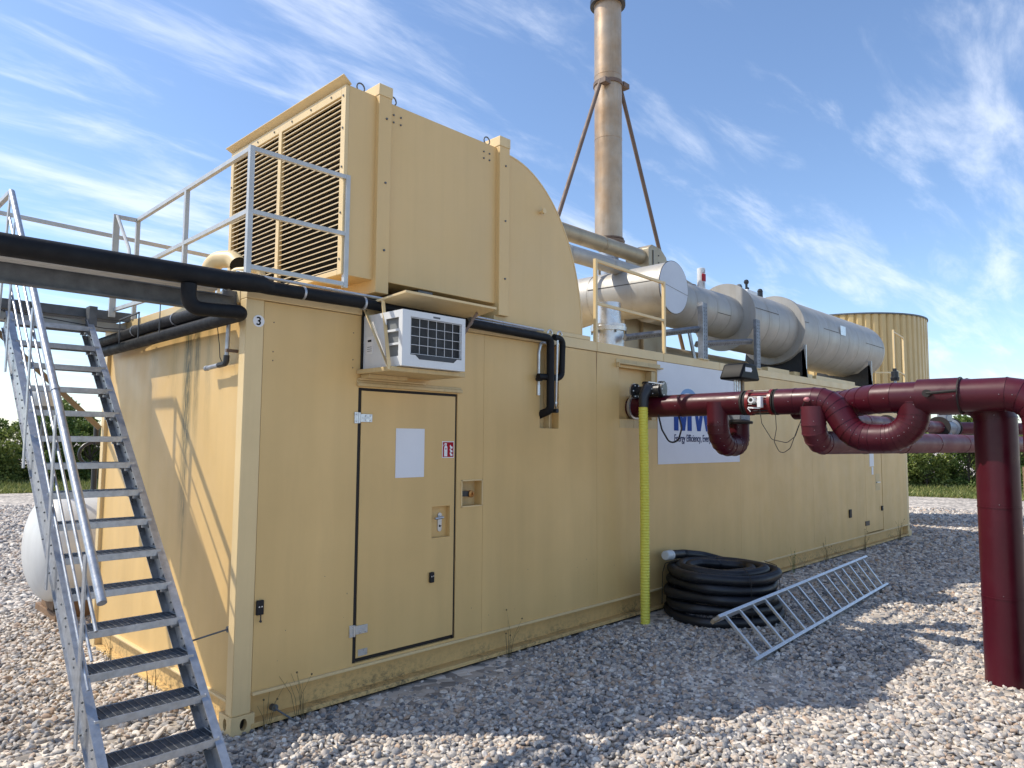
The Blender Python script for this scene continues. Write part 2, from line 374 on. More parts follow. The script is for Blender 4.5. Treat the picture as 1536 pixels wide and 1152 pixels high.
    def build(s, name, m, parent=None, bevel=0.0, ang=35, label=None, kind=None, smooth=True):
        me = bpy.data.meshes.new(name)
        o0 = ORG.get(parent.name, Vector((0, 0, 0))) if parent else Vector((0, 0, 0))
        me.from_pydata([(a-o0.x, b-o0.y, c-o0.z) for a, b, c in s.v], [], s.f)
        bm = bmesh.new(); bm.from_mesh(me); bmesh.ops.recalc_face_normals(bm, faces=bm.faces); bm.to_mesh(me); bm.free()
        if smooth:
            me.polygons.foreach_set('use_smooth', [True]*len(me.polygons)); me.set_sharp_from_angle(angle=R(ang))
        me.materials.append(m)
        o = bpy.data.objects.new(name, me); COL.objects.link(o)
        if parent: o.parent = parent; ORG[o.name] = o0
        if bevel:
            bv = o.modifiers.new('edge', 'BEVEL'); bv.width = bevel; bv.segments = 2; bv.limit_method = 'ANGLE'; bv.angle_limit = R(40); bv.harden_normals = False
        if label: o['label'] = label
        if kind: o['kind'] = kind
        return o
def thing(name, loc, label, cat, group=None):
    o = bpy.data.objects.new(name, None); o.empty_display_size = 0.2; COL.objects.link(o); o.location = loc; ORG[o.name] = Vector(loc)
    o['label'] = label; o['category'] = cat
    if group: o['group'] = group
    return o
def tag(o, label, cat, group=None):
    o['label'] = label; o['category'] = cat
    if group: o['group'] = group
    return o
def fillet(pts, r, seg=5):
    pts = [Vector(p) for p in pts]; out = [pts[0]]
    for i in range(1, len(pts)-1):
        a, b, c = pts[i-1], pts[i], pts[i+1]; d1 = (a-b).normalized(); d2 = (c-b).normalized()
        ang = d1.angle(d2)
        if ang > 3.05: out.append(b); continue
        t = min(r/math.tan(ang/2), (a-b).length*0.49, (c-b).length*0.49); rr = t*math.tan(ang/2)
        cen = b + (d1+d2).normalized()*(rr/sin(ang/2)); p1, p2 = b+d1*t, b+d2*t
        v1, v2 = p1-cen, p2-cen; th = v1.angle(v2)
        for k in range(seg+1):
            f = k/seg; out.append(cen + (v1*sin((1-f)*th)+v2*sin(f*th))/sin(th))
    out.append(pts[-1]); return out
def copy_at(o, loc, parent=None):
    c = o.copy(); COL.objects.link(c); c.location = loc
    if parent: c.parent = parent
    return c
def text_mesh(name, body, size, loc, m, parent, xs=1.0, bold=0.0, rot=(pi/2, 0, 0), align='LEFT', depth=0.0015, spacing=1.0):
    cu_ = bpy.data.curves.new(name+'_curve', 'FONT'); cu_.body = body; cu_.size = size; cu_.extrude = depth; cu_.offset = bold; cu_.align_x = align; cu_.space_character = spacing
    t = bpy.data.objects.new(name+'_curve', cu_); COL.objects.link(t)
    bpy.context.view_layer.update(); dg = bpy.context.evaluated_depsgraph_get()
    me = bpy.data.meshes.new_from_object(t.evaluated_get(dg)); bpy.data.objects.remove(t)
    o0 = ORG.get(parent.name, Vector((0, 0, 0)))
    me.transform(Matrix.Translation(Vector(loc)-o0) @ Matrix.Rotation(rot[2], 4, 'Z') @ Matrix.Rotation(rot[0], 4, 'X') @ Matrix.Diagonal((xs, 1, 1, 1)))
    me.materials.clear(); me.materials.append(m)
    o = bpy.data.objects.new(name, me); COL.objects.link(o); o.parent = parent; return o

# ------------------------------------------------------------------ ground, verge, trees
CX, CY = CAM.x, CAM.y
def gz(x, y):
    d = math.hypot(x-CX, y-CY); t = max(0.0, d-19.0)
    if t <= 0: return 0.0
    return -0.36*min(t/19.0, 3.0)*min(1.0, t/3.0)
def ground():
    vs = [(CX, CY, 0.0)]; fs = []; rad = [1, 3, 6, 10, 14, 18, 19, 20, 21, 22.5, 25, 28, 31, 34, 36, 38, 40, 45, 55, 75, 120, 300, 900]; n = 96
    for r_ in rad:
        for k in range(n):
            a = 2*pi*k/n; x, y = CX+r_*cos(a), CY+r_*sin(a); vs.append((x, y, gz(x, y)))
    for k in range(n): fs.append((0, 1+k, 1+(k+1) % n))
    for i in range(len(rad)-1):
        for k in range(n):
            a, b = 1+i*n+k, 1+i*n+(k+1) % n; fs.append((a, a+n, b+n, b))
    b = MB(); b.add(vs, fs); o = b.build('ground', M['ground'], kind='structure'); return o
ground()

def gravel():
    rng = np.random.default_rng(3); pts = []; sc = []
    half = R(56); a0 = pi/2 - yaw
    for r0, r1, s, k in ((0.9, 5.0, 0.0275, 1.0), (5.0, 9.5, 0.033, 1.12), (9.5, 15, 0.047, 1.5), (15, 26, 0.078, 2.2)):
        n = int(half*(r1*r1-r0*r0)/(s*s)); rr = np.sqrt(rng.uniform(r0*r0, r1*r1, n)); aa = a0 + rng.uniform(-half, half, n)
        x, y = CX+rr*np.cos(aa), CY+rr*np.sin(aa)
        ok = ~((x > 0.01) & (x < 14.22) & (y > 0.01) & (y < 2.89)) & ~((y > 2.5) & (x > 0.9+(y-2.5)*0.45) & (x < 14.4+1.5*(y-2.5)))
        pts.append(np.stack([x[ok], y[ok]], 1)); sc.append(np.full(ok.sum(), 0.0162*k))
    P_ = np.concatenate(pts); S = np.concatenate(sc)*np.exp(rng.normal(0, 0.22, len(P_)))
    d = np.hypot(P_[:, 0]-CX, P_[:, 1]-CY); t = np.maximum(0, d-19); z = -0.36*np.minimum(t/19, 3)*np.minimum(1, t/3)
    nearbox = np.clip(1-np.maximum(np.abs(P_[:, 1]+0.05)-0.05, 0)/0.35, 0, 1)*((P_[:, 0] > -0.2) & (P_[:, 0] < 14.4)); z = z-0.016*nearbox
    # the bed is slightly uneven
    z = z + 0.012*np.sin(P_[:, 0]*2.1+1)*np.cos(P_[:, 1]*1.7) + rng.uniform(-0.004, 0.012, len(P_))
    n = len(P_); co = np.stack([P_[:, 0], P_[:, 1], z], 1).astype(np.float32)
    me = bpy.data.meshes.new('gravel_points'); me.vertices.add(n); me.vertices.foreach_set('co', co.ravel())
    def attr(nm, ty, data, key):
        a = me.attributes.new(nm, ty, 'POINT'); a.data.foreach_set(key, data.ravel())
    flat = rng.uniform(0.55, 0.95, n)
    attr('size', 'FLOAT_VECTOR', np.stack([S*rng.uniform(0.9, 1.5, n), S*rng.uniform(0.7, 1.05, n), S*flat*0.8], 1).astype(np.float32), 'vector')
    attr('turn', 'FLOAT_VECTOR', np.stack([rng.normal(0, 0.45, n), rng.normal(0, 0.45, n), rng.uniform(0, 6.283, n)], 1).astype(np.float32), 'vector')
    attr('tone', 'FLOAT', rng.uniform(0, 1, n).astype(np.float32), 'value')
    attr('pick', 'INT', rng.integers(0, 5, n).astype(np.int32), 'value')
    ob = bpy.data.objects.new('gravel', me); COL.objects.link(ob); ob['kind'] = 'stuff'
    ob['label'] = 'rounded grey and cream gravel covering the yard'; ob['category'] = 'gravel'
    ng = bpy.data.node_groups.new('gravel_scatter', 'GeometryNodeTree')
    ng.interface.new_socket('Geometry', in_out='INPUT', socket_type='NodeSocketGeometry'); ng.interface.new_socket('Geometry', in_out='OUTPUT', socket_type='NodeSocketGeometry')
    N, L = ng.nodes, ng.links
    gi, go = N.new('NodeGroupInput'), N.new('NodeGroupOutput')
    gti = N.new('GeometryNodeGeometryToInstance')
    for k in range(5):
        ico = N.new('GeometryNodeMeshIcoSphere'); ico.inputs['Radius'].default_value = 1.0; ico.inputs['Subdivisions'].default_value = 2
        sp_ = N.new('GeometryNodeSetPosition'); L.new(ico.outputs[0], sp_.inputs['Geometry'])
        nz = N.new('ShaderNodeTexNoise'); nz.noise_dimensions = '4D'; nz.inputs['W'].default_value = k*7.3; nz.inputs['Scale'].default_value = 0.85; nz.inputs['Detail'].default_value = 1
        sub = N.new('ShaderNodeVectorMath'); sub.operation = 'SUBTRACT'; sub.inputs[1].default_value = (0.5, 0.5, 0.5); L.new(nz.outputs['Color'], sub.inputs[0])
        ml = N.new('ShaderNodeVectorMath'); ml.operation = 'SCALE'; ml.inputs['Scale'].default_value = 1.7; L.new(sub.outputs[0], ml.inputs[0])
        L.new(ml.outputs[0], sp_.inputs['Offset'])
        ss = N.new('GeometryNodeSetShadeSmooth'); L.new(sp_.outputs[0], ss.inputs[0])
        sm = N.new('GeometryNodeSetMaterial'); sm.inputs['Material'].default_value = M['pebble']; L.new(ss.outputs[0], sm.inputs[0])
        L.new(sm.outputs[0], gti.inputs[0])
    iop = N.new('GeometryNodeInstanceOnPoints'); L.new(gi.outputs[0], iop.inputs['Points']); L.new(gti.outputs[0], iop.inputs['Instance'])
    iop.inputs['Pick Instance'].default_value = True
    def na(nm, ty):
        a = N.new('GeometryNodeInputNamedAttribute'); a.data_type = ty; a.inputs['Name'].default_value = nm
        return a.outputs['Attribute']
    L.new(na('pick', 'INT'), iop.inputs['Instance Index']); L.new(na('size', 'FLOAT_VECTOR'), iop.inputs['Scale'])
    e2r = N.new('FunctionNodeEulerToRotation'); L.new(na('turn', 'FLOAT_VECTOR'), e2r.inputs[0]); L.new(e2r.outputs[0], iop.inputs['Rotation'])
    L.new(iop.outputs[0], go.inputs[0])
    md = ob.modifiers.new('scatter', 'NODES'); md.node_group = ng
    me.materials.append(M['pebble'])
gravel()

def pol(px_deg, d):   # azimuth measured clockwise from +Y, distance from the viewpoint: for far things
    a = R(px_deg); return CX+d*sin(a), CY+d*cos(a)
def grass_strip(name, a0, a1, d0, d1, n, label, seed):
    rng = np.random.default_rng(seed); vs = []; fs = []
    for i in range(n):
        d = rng.uniform(d0, d1); a = rng.uniform(a0, a1); x, y = pol(a, d); z = gz(x, y)-0.01; h = rng.uniform(0.12, 0.34)*(0.6+0.9*(d-d0)/(d1-d0)); w = rng.uniform(0.02, 0.05)
        t = rng.uniform(0, 6.28); dx, dy = cos(t)*w, sin(t)*w; lx, ly = rng.normal(0, 0.1, 2)
        o = len(vs); vs += [(x-dx, y-dy, z), (x+dx, y+dy, z), (x+dx*0.5+lx*0.4, y+dy*0.5+ly*0.4, z+h*0.6), (x+lx, y+ly, z+h)]; fs += [(o, o+1, o+2), (o, o+2, o+3)]
    b = MB(); b.add(vs, fs); o = b.build(name, M['grass'], smooth=False, kind='stuff'); o['label'] = label; o['category'] = 'grass'
grass_strip('grass_verge', 0, 95, 34.0, 39.5, 60000, 'strip of long yellow green grass between gravel and trees', 5)

def make_tree(h, w, seed, mat_key, dens=1.0):
    rr = random.Random(seed); rng = np.random.default_rng(seed)
    tr = MB()
    tr.sweep([(0, 0, -0.1), (rr.uniform(-.1, .1), rr.uniform(-.1, .1), h*0.4), (rr.uniform(-.25, .25), rr.uniform(-.25, .25), h*0.8)], [0.10, 0.07, 0.02], 7)
    clumps = []
    for i in range(30):
        t = rr.uniform(0.06, 0.93); a = rr.uniform(0, 2*pi); rad = w*0.5*math.sqrt(max(0.08, 1-((t-0.42)/0.62)**2))*rr.uniform(0.35, 1.0)
        c = Vector((cos(a)*rad, sin(a)*rad, h*t)); clumps.append((c, rr.uniform(0.26, 0.5)*w*0.42))
        tr.sweep([(0, 0, h*t*0.55), c*0.6+Vector((0, 0, h*t*0.15)), c], [0.04, 0.025, 0.01], 5)
    vs = []; fs = []
    for c, r_ in clumps:
        n = int(260*dens)
        for _ in range(n):
            u = rng.normal(size=3); u /= np.linalg.norm(u); rad = r_*rng.uniform(0.35, 1.0)**0.5
            if rng.random() < 0.12: rad *= 1.22
            p = Vector(u*rad*np.array([1, 1, 0.8])) + c
            if p.z < 0.05: continue
            s_ = rng.uniform(0.06, 0.13); q = rng.normal(size=3); q /= np.linalg.norm(q); e = rng.normal(size=3); e = np.cross(q, e); e /= np.linalg.norm(e)
            q = Vector(q)*s_; e = Vector(e)*s_*0.55; o = len(vs)
            vs += [p-q, p+e, p+q, p-e]; fs += [(o, o+1, o+2, o+3)]
    cr = MB(); cr.add(vs, fs)
    return tr, cr, mat_key
TREES = [make_tree(4.2, 3.4, 11, 'leaf_a'), make_tree(4.6, 3.0, 12, 'leaf_b'), make_tree(3.4, 3.8, 13, 'leaf_c'), make_tree(5.0, 3.3, 14, 'leaf_a')]
tree_protos = []
def place_tree(k, a, d, s, rot, label):
    x, y = pol(a, d); z = gz(x, y)-0.02
    while len(tree_protos) < len(TREES): tree_protos.append(None)
    if tree_protos[k] is None:
        tb, cb, mk = TREES[k]
        t = thing('bushy_tree', (0, 0, 0), label, 'tree', 'trees lining the far edge of the yard')
        tb.build('trunk', M['bark'], t); cb.build('crown', M[mk], t, smooth=False); tree_protos[k] = t
    else:
        src = tree_protos[k]; t = src.copy(); COL.objects.link(t); t['label'] = label
        for ch in list(src.children):
            c = ch.copy(); COL.objects.link(c); c.parent = t
    t.location = (x, y, z); t.scale = (s, s, s*1.0); t.rotation_euler = (0, 0, rot)
rr = random.Random(4)
ORDN = ['first', 'second', 'third', 'fourth', 'fifth', 'sixth', 'seventh', 'eighth', 'ninth', 'tenth']
i = 0
for side, a_start, cnt in (('left', 2.5, 7), ('right', 70.5, 8)):
    for q in range(cnt):
        for row in range(2):
            k = (i*3+row*2+(i//3)) % 4; sc0 = rr.uniform(0.66, 0.80)*(1.0 if row == 0 else 1.12)
            a = a_start+q*2.6+row*1.3+rr.uniform(-0.4, 0.4); d = 40.0+row*2.6+rr.uniform(-0.5, 0.5)
            look = ['bushy mid green tree', 'dark leaved tree', 'low yellowish green tree', 'tall mid green tree'][k]
            where = ('left of the container' if side == 'left' else 'right of the container')
            lab = '%s %s, %s in the %s row' % (look, where, ORDN[q], 'front' if row == 0 else 'back')
            place_tree(k, a, d, sc0, rr.uniform(0, 6.28), lab)
        i += 1

# ------------------------------------------------------------------ the container
CL, CW, CH = 14.2, 2.88, 2.9
box_t = thing('generator_container', (0, 0, 0), 'long beige generator container with doors, standing on gravel', 'container')
B = box_t
WY = 0.0
seams = [0.1285, 2.165, 3.765, 6.875, 9.30, 11.20, 14.07]
door_hole = (0.885, 1.863, 0.262, 2.258); sock = (1.924, 2.149, 1.324, 1.531); rec = (2.892, 3.166, 1.992, 2.806); vent = (4.155, 4.880, 2.115, 2.672)
door2 = (11.672, 12.600, 0.250, 2.24)
g_ = 0.0012
for a, b in zip(seams[:-1], seams[1:]):
    hs = [h for h in (door_hole, sock, rec, vent, door2) if a < h[0] and h[1] < b]
    MB().wall(a+g_, b-g_, 0.245, 2.795, 0.0, 0.09, hs).build('wall_panel', M['beige'], B)
MB().box(0.13, 14.0, 0.098, 0.104, 0.25, 2.8).build('wall_backing', M['dark'], B)
# top rail and folded roof sheets (butted end to end along the rim)
for a, b in ((0.0, 3.762), (3.768, 5.02), (5.026, 6.35), (6.356, 14.2)):
    MB().box(a, b, -0.010, 0.10, 2.800, 2.900).build('top_rail', M['beige_trim'], B, bevel=0.004)
for a, b in ((8.0, 8.75), (8.95, 9.65), (9.8, 11.6)):
    MB().box(a, b, 0.10, 0.28, 2.902, 2.985).build('roof_kerb', M['beige_trim'], B, bevel=0.004)
MB().box(0.0, 14.2, 0.102, 2.86, 2.80, 2.896).build('roof', M['beige_trim'], B)
# bottom: flange lip, web, foot flange
MB().box(0.128, 14.07, -0.024, 0.09, 0.226, 0.2445).build('base_lip', M['beige_trim'], B, bevel=0.003)
MB().box(0.128, 14.07, 0.078, 0.094, 0.052, 0.226).build('base_web', M['beige_low'], B)
MB().box(0.128, 14.07, -0.020, 0.095, 0.022, 0.052).build('base_flange', M['beige_low'], B, bevel=0.003)
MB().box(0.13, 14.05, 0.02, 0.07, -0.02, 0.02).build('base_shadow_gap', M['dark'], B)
# corner posts with real openings in the castings
def ring_plate(mb, a0, a1, z0, z1, t, depth, cx, cz, ra, rb, axis, n=20):
    def P(a, tt, z): return (a, tt, z) if axis == 'y' else (tt, a, z)
    vs = []; fs = []
    for k in range(n):
        th = 2*pi*k/n; dx, dz = cos(th), sin(th); s_ = 1e9
        if dx > 1e-6: s_ = min(s_, (a1-cx)/dx)
        if dx < -1e-6: s_ = min(s_, (a0-cx)/dx)
        if dz > 1e-6: s_ = min(s_, (z1-cz)/dz)
        if dz < -1e-6: s_ = min(s_, (z0-cz)/dz)
        vs += [P(cx+dx*s_, t, cz+dz*s_), P(cx+ra*dx, t, cz+rb*dz), P(cx+ra*dx, t+depth, cz+rb*dz)]
    for k in range(n):
        a, b = 3*k, 3*((k+1) % n); fs += [(a, b, b+1, a+1), (a+1, b+1, b+2, a+2)]
    for c_ in ((a0, z0), (a1, z0), (a1, z1), (a0, z1)):       # corner fillers
        ang = math.atan2(c_[1]-cz, c_[0]-cx) % (2*pi); k = int(ang/(2*pi/n)); o = len(vs); vs.append(P(c_[0], t, c_[1])); fs.append((3*k, o, 3*((k+1) % n)))
    mb.add(vs, fs)
def casting(x0, x1, y0, y1, z0, z1):
    b = MB()
    ring_plate(b, x0, x1, z0, z1, y0, 0.045, (x0+x1)/2+0.005, (z0+z1)/2, 0.024, 0.038, 'y')
    ring_plate(b, y0, y1, z0, z1, x0, 0.045, (y0+y1)/2, (z0+z1)/2, 0.026, 0.038, 'x')
    b.add([(x0, y0, z1), (x1, y0, z1), (x1, y1, z1), (x0, y1, z1), (x1, y0, z0), (x1, y1, z0)], [(0, 1, 2, 3), (1, 4, 5, 2)])
    b.build('corner_casting', M['beige_trim'], B, ang=30)
    MB().box(x0+0.044, x1-0.005, y0+0.044, y1-0.005, z0+0.004, z1-0.004).build('casting_cavity', M['dark'], B)
casting(-0.006, 0.150, -0.014, 0.160, 0.0, 0.118)
MB().box(0.0, 0.128, -0.004, 0.085, 0.118, 2.800).build('corner_post', M['beige_trim'], B, bevel=0.006)
MB().box(14.07, 14.2, -0.004, 0.12, 0.0, 2.800).build('corner_post', M['beige_trim'], B, bevel=0.006)
MB().box(14.06, 14.26, -0.02, 0.15, 0.0, 0.118).build('corner_casting', M['beige_trim'], B, bevel=0.006)
MB().box(14.255, 14.265, 0.02, 0.09, 0.03, 0.09).build('casting_cavity', M['dark'], B)
MB().box(0.0, 0.12, 2.80, 2.88, 0.118, 2.800).build('corner_post', M['beige_trim'], B, bevel=0.006)
MB().box(-0.006, 0.15, 2.74, 2.90, 0.0, 0.118).build('corner_casting', M['beige_trim'], B, bevel=0.006)
# end wall (x = 0 side)
for a, b in ((0.085, 1.6995), (1.7005, 2.80)):
    MB().wall(a, b, 0.205, 2.775, 0.030, 0.05, (), 'x').build('end_wall_panel', M['beige_end'], B)
MB().box(0.05, 0.06, 0.1, 2.8, 0.2, 2.78).build('wall_backing', M['dark'], B)
MB().box(-0.006, 0.10, 0.085, 2.88, 2.780, 2.897).build('end_top_rail', M['beige_trim'], B, bevel=0.004)
MB().box(0.0, 0.10, 0.085, 2.80, 0.190, 0.206).build('base_lip', M['beige_trim'], B, bevel=0.003)
MB().box(0.05, 0.08, 0.16, 2.76, 0.03, 0.190).build('base_web', M['beige_low'], B)
MB().box(-0.004, 0.09, 0.16, 2.76, -0.02, 0.028).build('base_flange', M['beige_low'], B, bevel=0.003)
# hidden sides close the box
MB().box(14.19, 14.2, 0.12, 2.86, 0.0, 2.8).box(0.12, 14.2, 2.85, 2.86, 0.0, 2.8).build('rear_walls', M['beige'], B)

# front door ------------------------------------------------
dx0, dx1, dz0, dz1 = 0.918, 1.842, 0.294, 2.236
hr = (1.607, 1.798, 1.088, 1.338)
dm = MB().wall(dx0, dx1, dz0, dz1, 0.004, 0.055, [hr])
door = dm.build('door', M['beige'], B)
MB().box(door_hole[0]+0.001, door_hole[1]-0.001, 0.060, 0.085, door_hole[2], door_hole[3]).box(door_hole[0]+0.001, dx0-0.001, 0.010, 0.060, door_hole[2]+0.001, door_hole[3]-0.001).box(dx1+0.001, door_hole[1]-0.001, 0.010, 0.060, door_hole[2]+0.001, door_hole[3]-0.001).box(dx0, dx1, 0.022, 0.060, door_hole[2]+0.001, dz0-0.001).box(dx0, dx1, 0.010, 0.060, dz1+0.001, door_hole[3]-0.001).build('door_gasket', M['gasket'], door)
MB().box(hr[0]-0.002, hr[1]+0.002, 0.050, 0.056, hr[2]-0.002, hr[3]+0.002).build('handle_recess', M['beige'], door)
hp = MB(); n = 12; cx_, z0_, z1_ = 1.722, 1.150, 1.262
hp.prism([(cx_+0.020*cos(a), z1_+0.020*sin(a)) for a in [pi*k/n for k in range(n+1)]] + [(cx_-0.020*cos(a), z0_-0.020*sin(a)) for a in [pi*k/n for k in range(n+1)]], 'y', 0.050, 0.040)
pl = hp.build('handle_plate', M['alu'], door)
MB().sweep(fillet([(1.722, 0.04, 1.248), (1.722, -0.012, 1.248), (1.628, -0.016, 1.243)], 0.02, 4), 0.0105, 10).build('handle', M['alu'], door)
MB().cyl((1.722, 0.0385, 1.175), (1.722, 0.0395, 1.175), 0.010, 12).build('keyhole', M['ink'], door)
def rotary_lock(x, z, par, w=0.042, h=0.082):
    o = MB().box(x-w/2, x+w/2, -0.020, 0.002, z-h/2, z+h/2).build('lock', M['black'], par, bevel=0.006)
    MB().box(x-0.012, x-0.004, -0.0225, -0.0195, z+0.004, z+0.014).box(x+0.006, x+0.013, -0.0225, -0.0195, z+0.006, z+0.016).build('lock_highlight', M['alu'], par)
rotary_lock(1.606, 0.783, door)
for z in (2.033, 0.494):
    h = MB().box(0.906, 1.010, -0.006, 0.003, z-0.030, z+0.030).box(0.852, 0.885, -0.010, -0.001, z-0.042, z+0.042)
    h.cyl((0.893, -0.010, z-0.040), (0.893, -0.010, z+0.040), 0.009, 12)
    for q in ((0.95, 0.016), (0.95, -0.016), (0.99, 0.016), (0.99, -0.016)): h.ball((q[0], -0.007, z+q[1]), 0.006, 8)
    for q in (-0.026, 0.026): h.ball((0.866, -0.011, z+q), 0.006, 8)
    h.box(0.92, 0.985, -0.0085, -0.005, z-0.006, z+0.006)
    h.build('hinge', M['alu'], B, bevel=0.0015)
MB().box(1.236, 1.516, -0.001, 0.003, 1.580, 1.962).build('blank_notice', M['signwhite'], door)
fs_ = MB().box(1.703, 1.829, -0.0005, 0.003, 1.728, 1.864).build('fire_sign', M['printwhite'], door)
MB().box(1.709, 1.823, -0.0015, -0.0004, 1.735, 1.857).build('red_field', M['firered'], fs_)
ex = MB().prism([(1.722, 1.740), (1.756, 1.740), (1.756, 1.815), (1.750, 1.826), (1.743, 1.832), (1.738, 1.832), (1.728, 1.824), (1.722, 1.812)], 'y', -0.0015, -0.0028)
ex.prism([(1.736, 1.832), (1.744, 1.832), (1.752, 1.843), (1.742, 1.850), (1.728, 1.848), (1.717, 1.834), (1.716, 1.822), (1.720, 1.824), (1.724, 1.836), (1.732, 1.842)], 'y', -0.0015, -0.0027)
ex.build('extinguisher_symbol', M['printwhite'], fs_)
fl_ = MB()
for dz in (0.0, 0.030, 0.060):
    fl_.prism([(1.782, 1.770+dz-0.004), (1.790, 1.752+dz-0.006), (1.806, 1.746+dz-0.004), (1.814, 1.750+dz), (1.808, 1.762+dz), (1.798, 1.762+dz), (1.789, 1.776+dz)], 'y', -0.0015, -0.0027)
fl_.build('flame_symbol', M['printwhite'], fs_)
MB().ball((1.740, -0.003, 1.802), 0.007, 8, (1, .2, 1)).build('gauge_mark', M['firered'], fs_)
MB().box(0.935, 1.015, 0.0005, 0.003, 0.305, 0.352).build('rating_plate', M['alu'], door)
MB().box(0.868, 1.895, -0.030, 0.002, 2.268, 2.292).box(0.868, 1.895, -0.012, 0.002, 2.292, 2.312).build('drip_rail', M['beige_rust'], B, bevel=0.003)
# lever latch left of the door
la = MB().box(0.138, 0.188, -0.020, -0.001, 0.728, 0.822).build('latch', M['black'], B, bevel=0.005)
MB().box(0.150, 0.158, -0.0235, -0.019, 0.778, 0.786).box(0.168, 0.176, -0.0235, -0.019, 0.778, 0.786).build('latch_pins', M['alu'], la)
MB().bar((0.163, -0.026, 0.735), (0.163, -0.026, 0.690), 0.006, 0.006).cyl((0.163, -0.022, 0.690), (0.163, -0.030, 0.690), 0.008).build('latch_lever', M['iron'], la)
# hydrant socket recess
MB().box(sock[0]-0.001, sock[1]+0.001, 0.088, 0.094, sock[2]-0.001, sock[3]+0.001).build('socket_recess', M['beige_rust'], B)
MB().box(sock[0]-0.008, sock[1]+0.008, -0.006, 0.001, sock[3], sock[3]+0.010).box(sock[0]-0.010, sock[0], -0.006, 0.001, sock[2]-0.010, sock[3]+0.010).box(sock[1], sock[1]+0.010, -0.006, 0.001, sock[2]-0.01, sock[3]+0.01).box(sock[0]-0.008, sock[1]+0.008, -0.006, 0.001, sock[2]-0.010, sock[2]).build('socket_frame', M['beige_trim'], B)
MB().lathe((2.045, 0.088, 1.420), (0, -1, 0), [(0, 0.026), (0.03, 0.026), (0.032, 0.018), (0.05, 0.018), (0.052, 0.030), (0.078, 0.030), (0.08, 0.024), (0.082, 0.014), (0.07, 0.012)], 18).build('brass_socket', M['brass'], B)
MB().bar((2.045, 0.03, 1.42), (1.945, 0.03, 1.425), 0.02, 0.045).build('socket_lever', M['iron'], B)
# pipe recess
MB().box(rec[0]-0.001, rec[1]+0.001, 0.088, 0.093, rec[2]-0.001, rec[3]+0.001).build('recess_panel', M['beige_rust'], B)
MB().box(3.05, 3.058, 0.02, 0.088, rec[2], rec[3]).build('recess_rib', M['beige_trim'], B)
# ventilation recess with folded drip hood
MB().box(vent[0]-0.001, vent[1]+0.001, 0.086, 0.092, vent[2]-0.001, vent[3]+0.001).build('recess_panel', M['beige'], B)
MB().box(4.79, 4.878, 0.006, 0.085, vent[2]+0.002, vent[3]-0.004).build('recess_rib', M['beige_rust'], B)
hb = MB().box(4.100, 4.955, -0.050, 0.002, 2.700, 2.716).box(4.100, 4.955, -0.008, 0.002, 2.716, 2.758).box(4.100, 4.112, -0.05, 0.002, 2.665, 2.700)
hb.build('drip_hood', M['beige_rust'], B, bevel=0.003)
MB().box(4.16, 4.41, -0.004, 0.002, 2.02, 2.108).box(4.416, 4.66, -0.004, 0.002, 2.02, 2.108).box(4.666, 4.875, -0.006, 0.002, 2.02, 2.108).build('cover_strip', M['beige_rust'], B)
# big company sign
sg = MB().box(4.893, 6.862, -0.006, -0.001, 1.617, 2.797).build('company_sign', M['signwhite'], B, bevel=0.001)
lt = MB()
def letter_m(x0, x1, z0, z1, flip):
    w, t = x1-x0, 0.098; f = (lambda z: z0+z1-z) if flip else (lambda z: z)
    if flip:      # W
        a = [(x0, z1), (x0+t*0.95, z1), (x0+w*0.27, z0+0.12), (x0+w*0.43, z1), (x0+w*0.57, z1), (x1-w*0.27, z0+0.12), (x1-t*0.95, z1), (x1, z1), (x1-w*0.19, z0), (x1-w*0.36, z0), (x0+w*0.5, z1-0.14), (x0+w*0.36, z0), (x0+w*0.19, z0)]
    else:
        a = [(x0, z0), (x0, z1), (x0+t*1.35, z1), (x0+w/2, z0+0.14), (x1-t*1.35, z1), (x1, z1), (x1, z0), (x1-t, z0), (x1-t, z0+0.23), (x0+w/2+0.045, z0), (x0+w/2-0.045, z0), (x0+t, z0+0.23), (x0+t, z0)]
    lt.prism(a, 'y', -0.0065, -0.0095)
letter_m(5.235, 5.635, 2.006, 2.36, False); letter_m(5.675, 6.150, 2.006, 2.36, True); letter_m(6.195, 6.595, 2.006, 2.36, False)
lt.build('sign_letters', M['blue'], sg, smooth=False)
text_mesh('sign_slogan', 'Energy Efficiency, Everywhere', 0.122, (5.235, -0.0085, 1.878), M['navy'], sg, xs=0.74, bold=0.0004)
lg = MB(); a_ = [(5.57+0.19*cos(t), 2.40+0.115*sin(t)) for t in [pi*k/16 for k in range(17)]]; b_ = [(5.57+0.15*cos(t), 2.40+0.06*sin(t)) for t in [pi*k/16 for k in range(16, -1, -1)]]
lg.prism(a_+b_, 'y', -0.0065, -0.0078); lg.build('sign_emblem', M['lblue'], sg)
# second door at the far end
MB().wall(11.690, 12.585, 0.268, 2.225, 0.004, 0.05).build('door', M['beige'], B)
MB().box(door2[0], door2[1], 0.052, 0.075, door2[2], door2[3]).build('door_gasket', M['gasket'], B)
MB().box(11.93, 12.16, -0.001, 0.003, 1.45, 1.80).box(12.03, 12.12, -0.001, 0.003, 1.30, 1.44).build('door_notice', M['printwhite'], B)
MB().box(12.22, 12.46, 0.002, 0.0035, 1.00, 1.31).build('handle_recess', M['beige_rust'], B)
MB().box(12.25, 12.44, -0.02, 0.0, 1.14, 1.16).build('handle', M['alu'], B)
rotary_lock(12.52, 0.66, B, 0.07, 0.09)
MB().box(11.60, 11.80, -0.012, -0.001, 0.40, 0.48).build('hinge', M['iron'], B)
MB().box(10.80, 10.90, -0.02, -0.001, 0.60, 0.74).build('latch', M['black'], B, bevel=0.005)
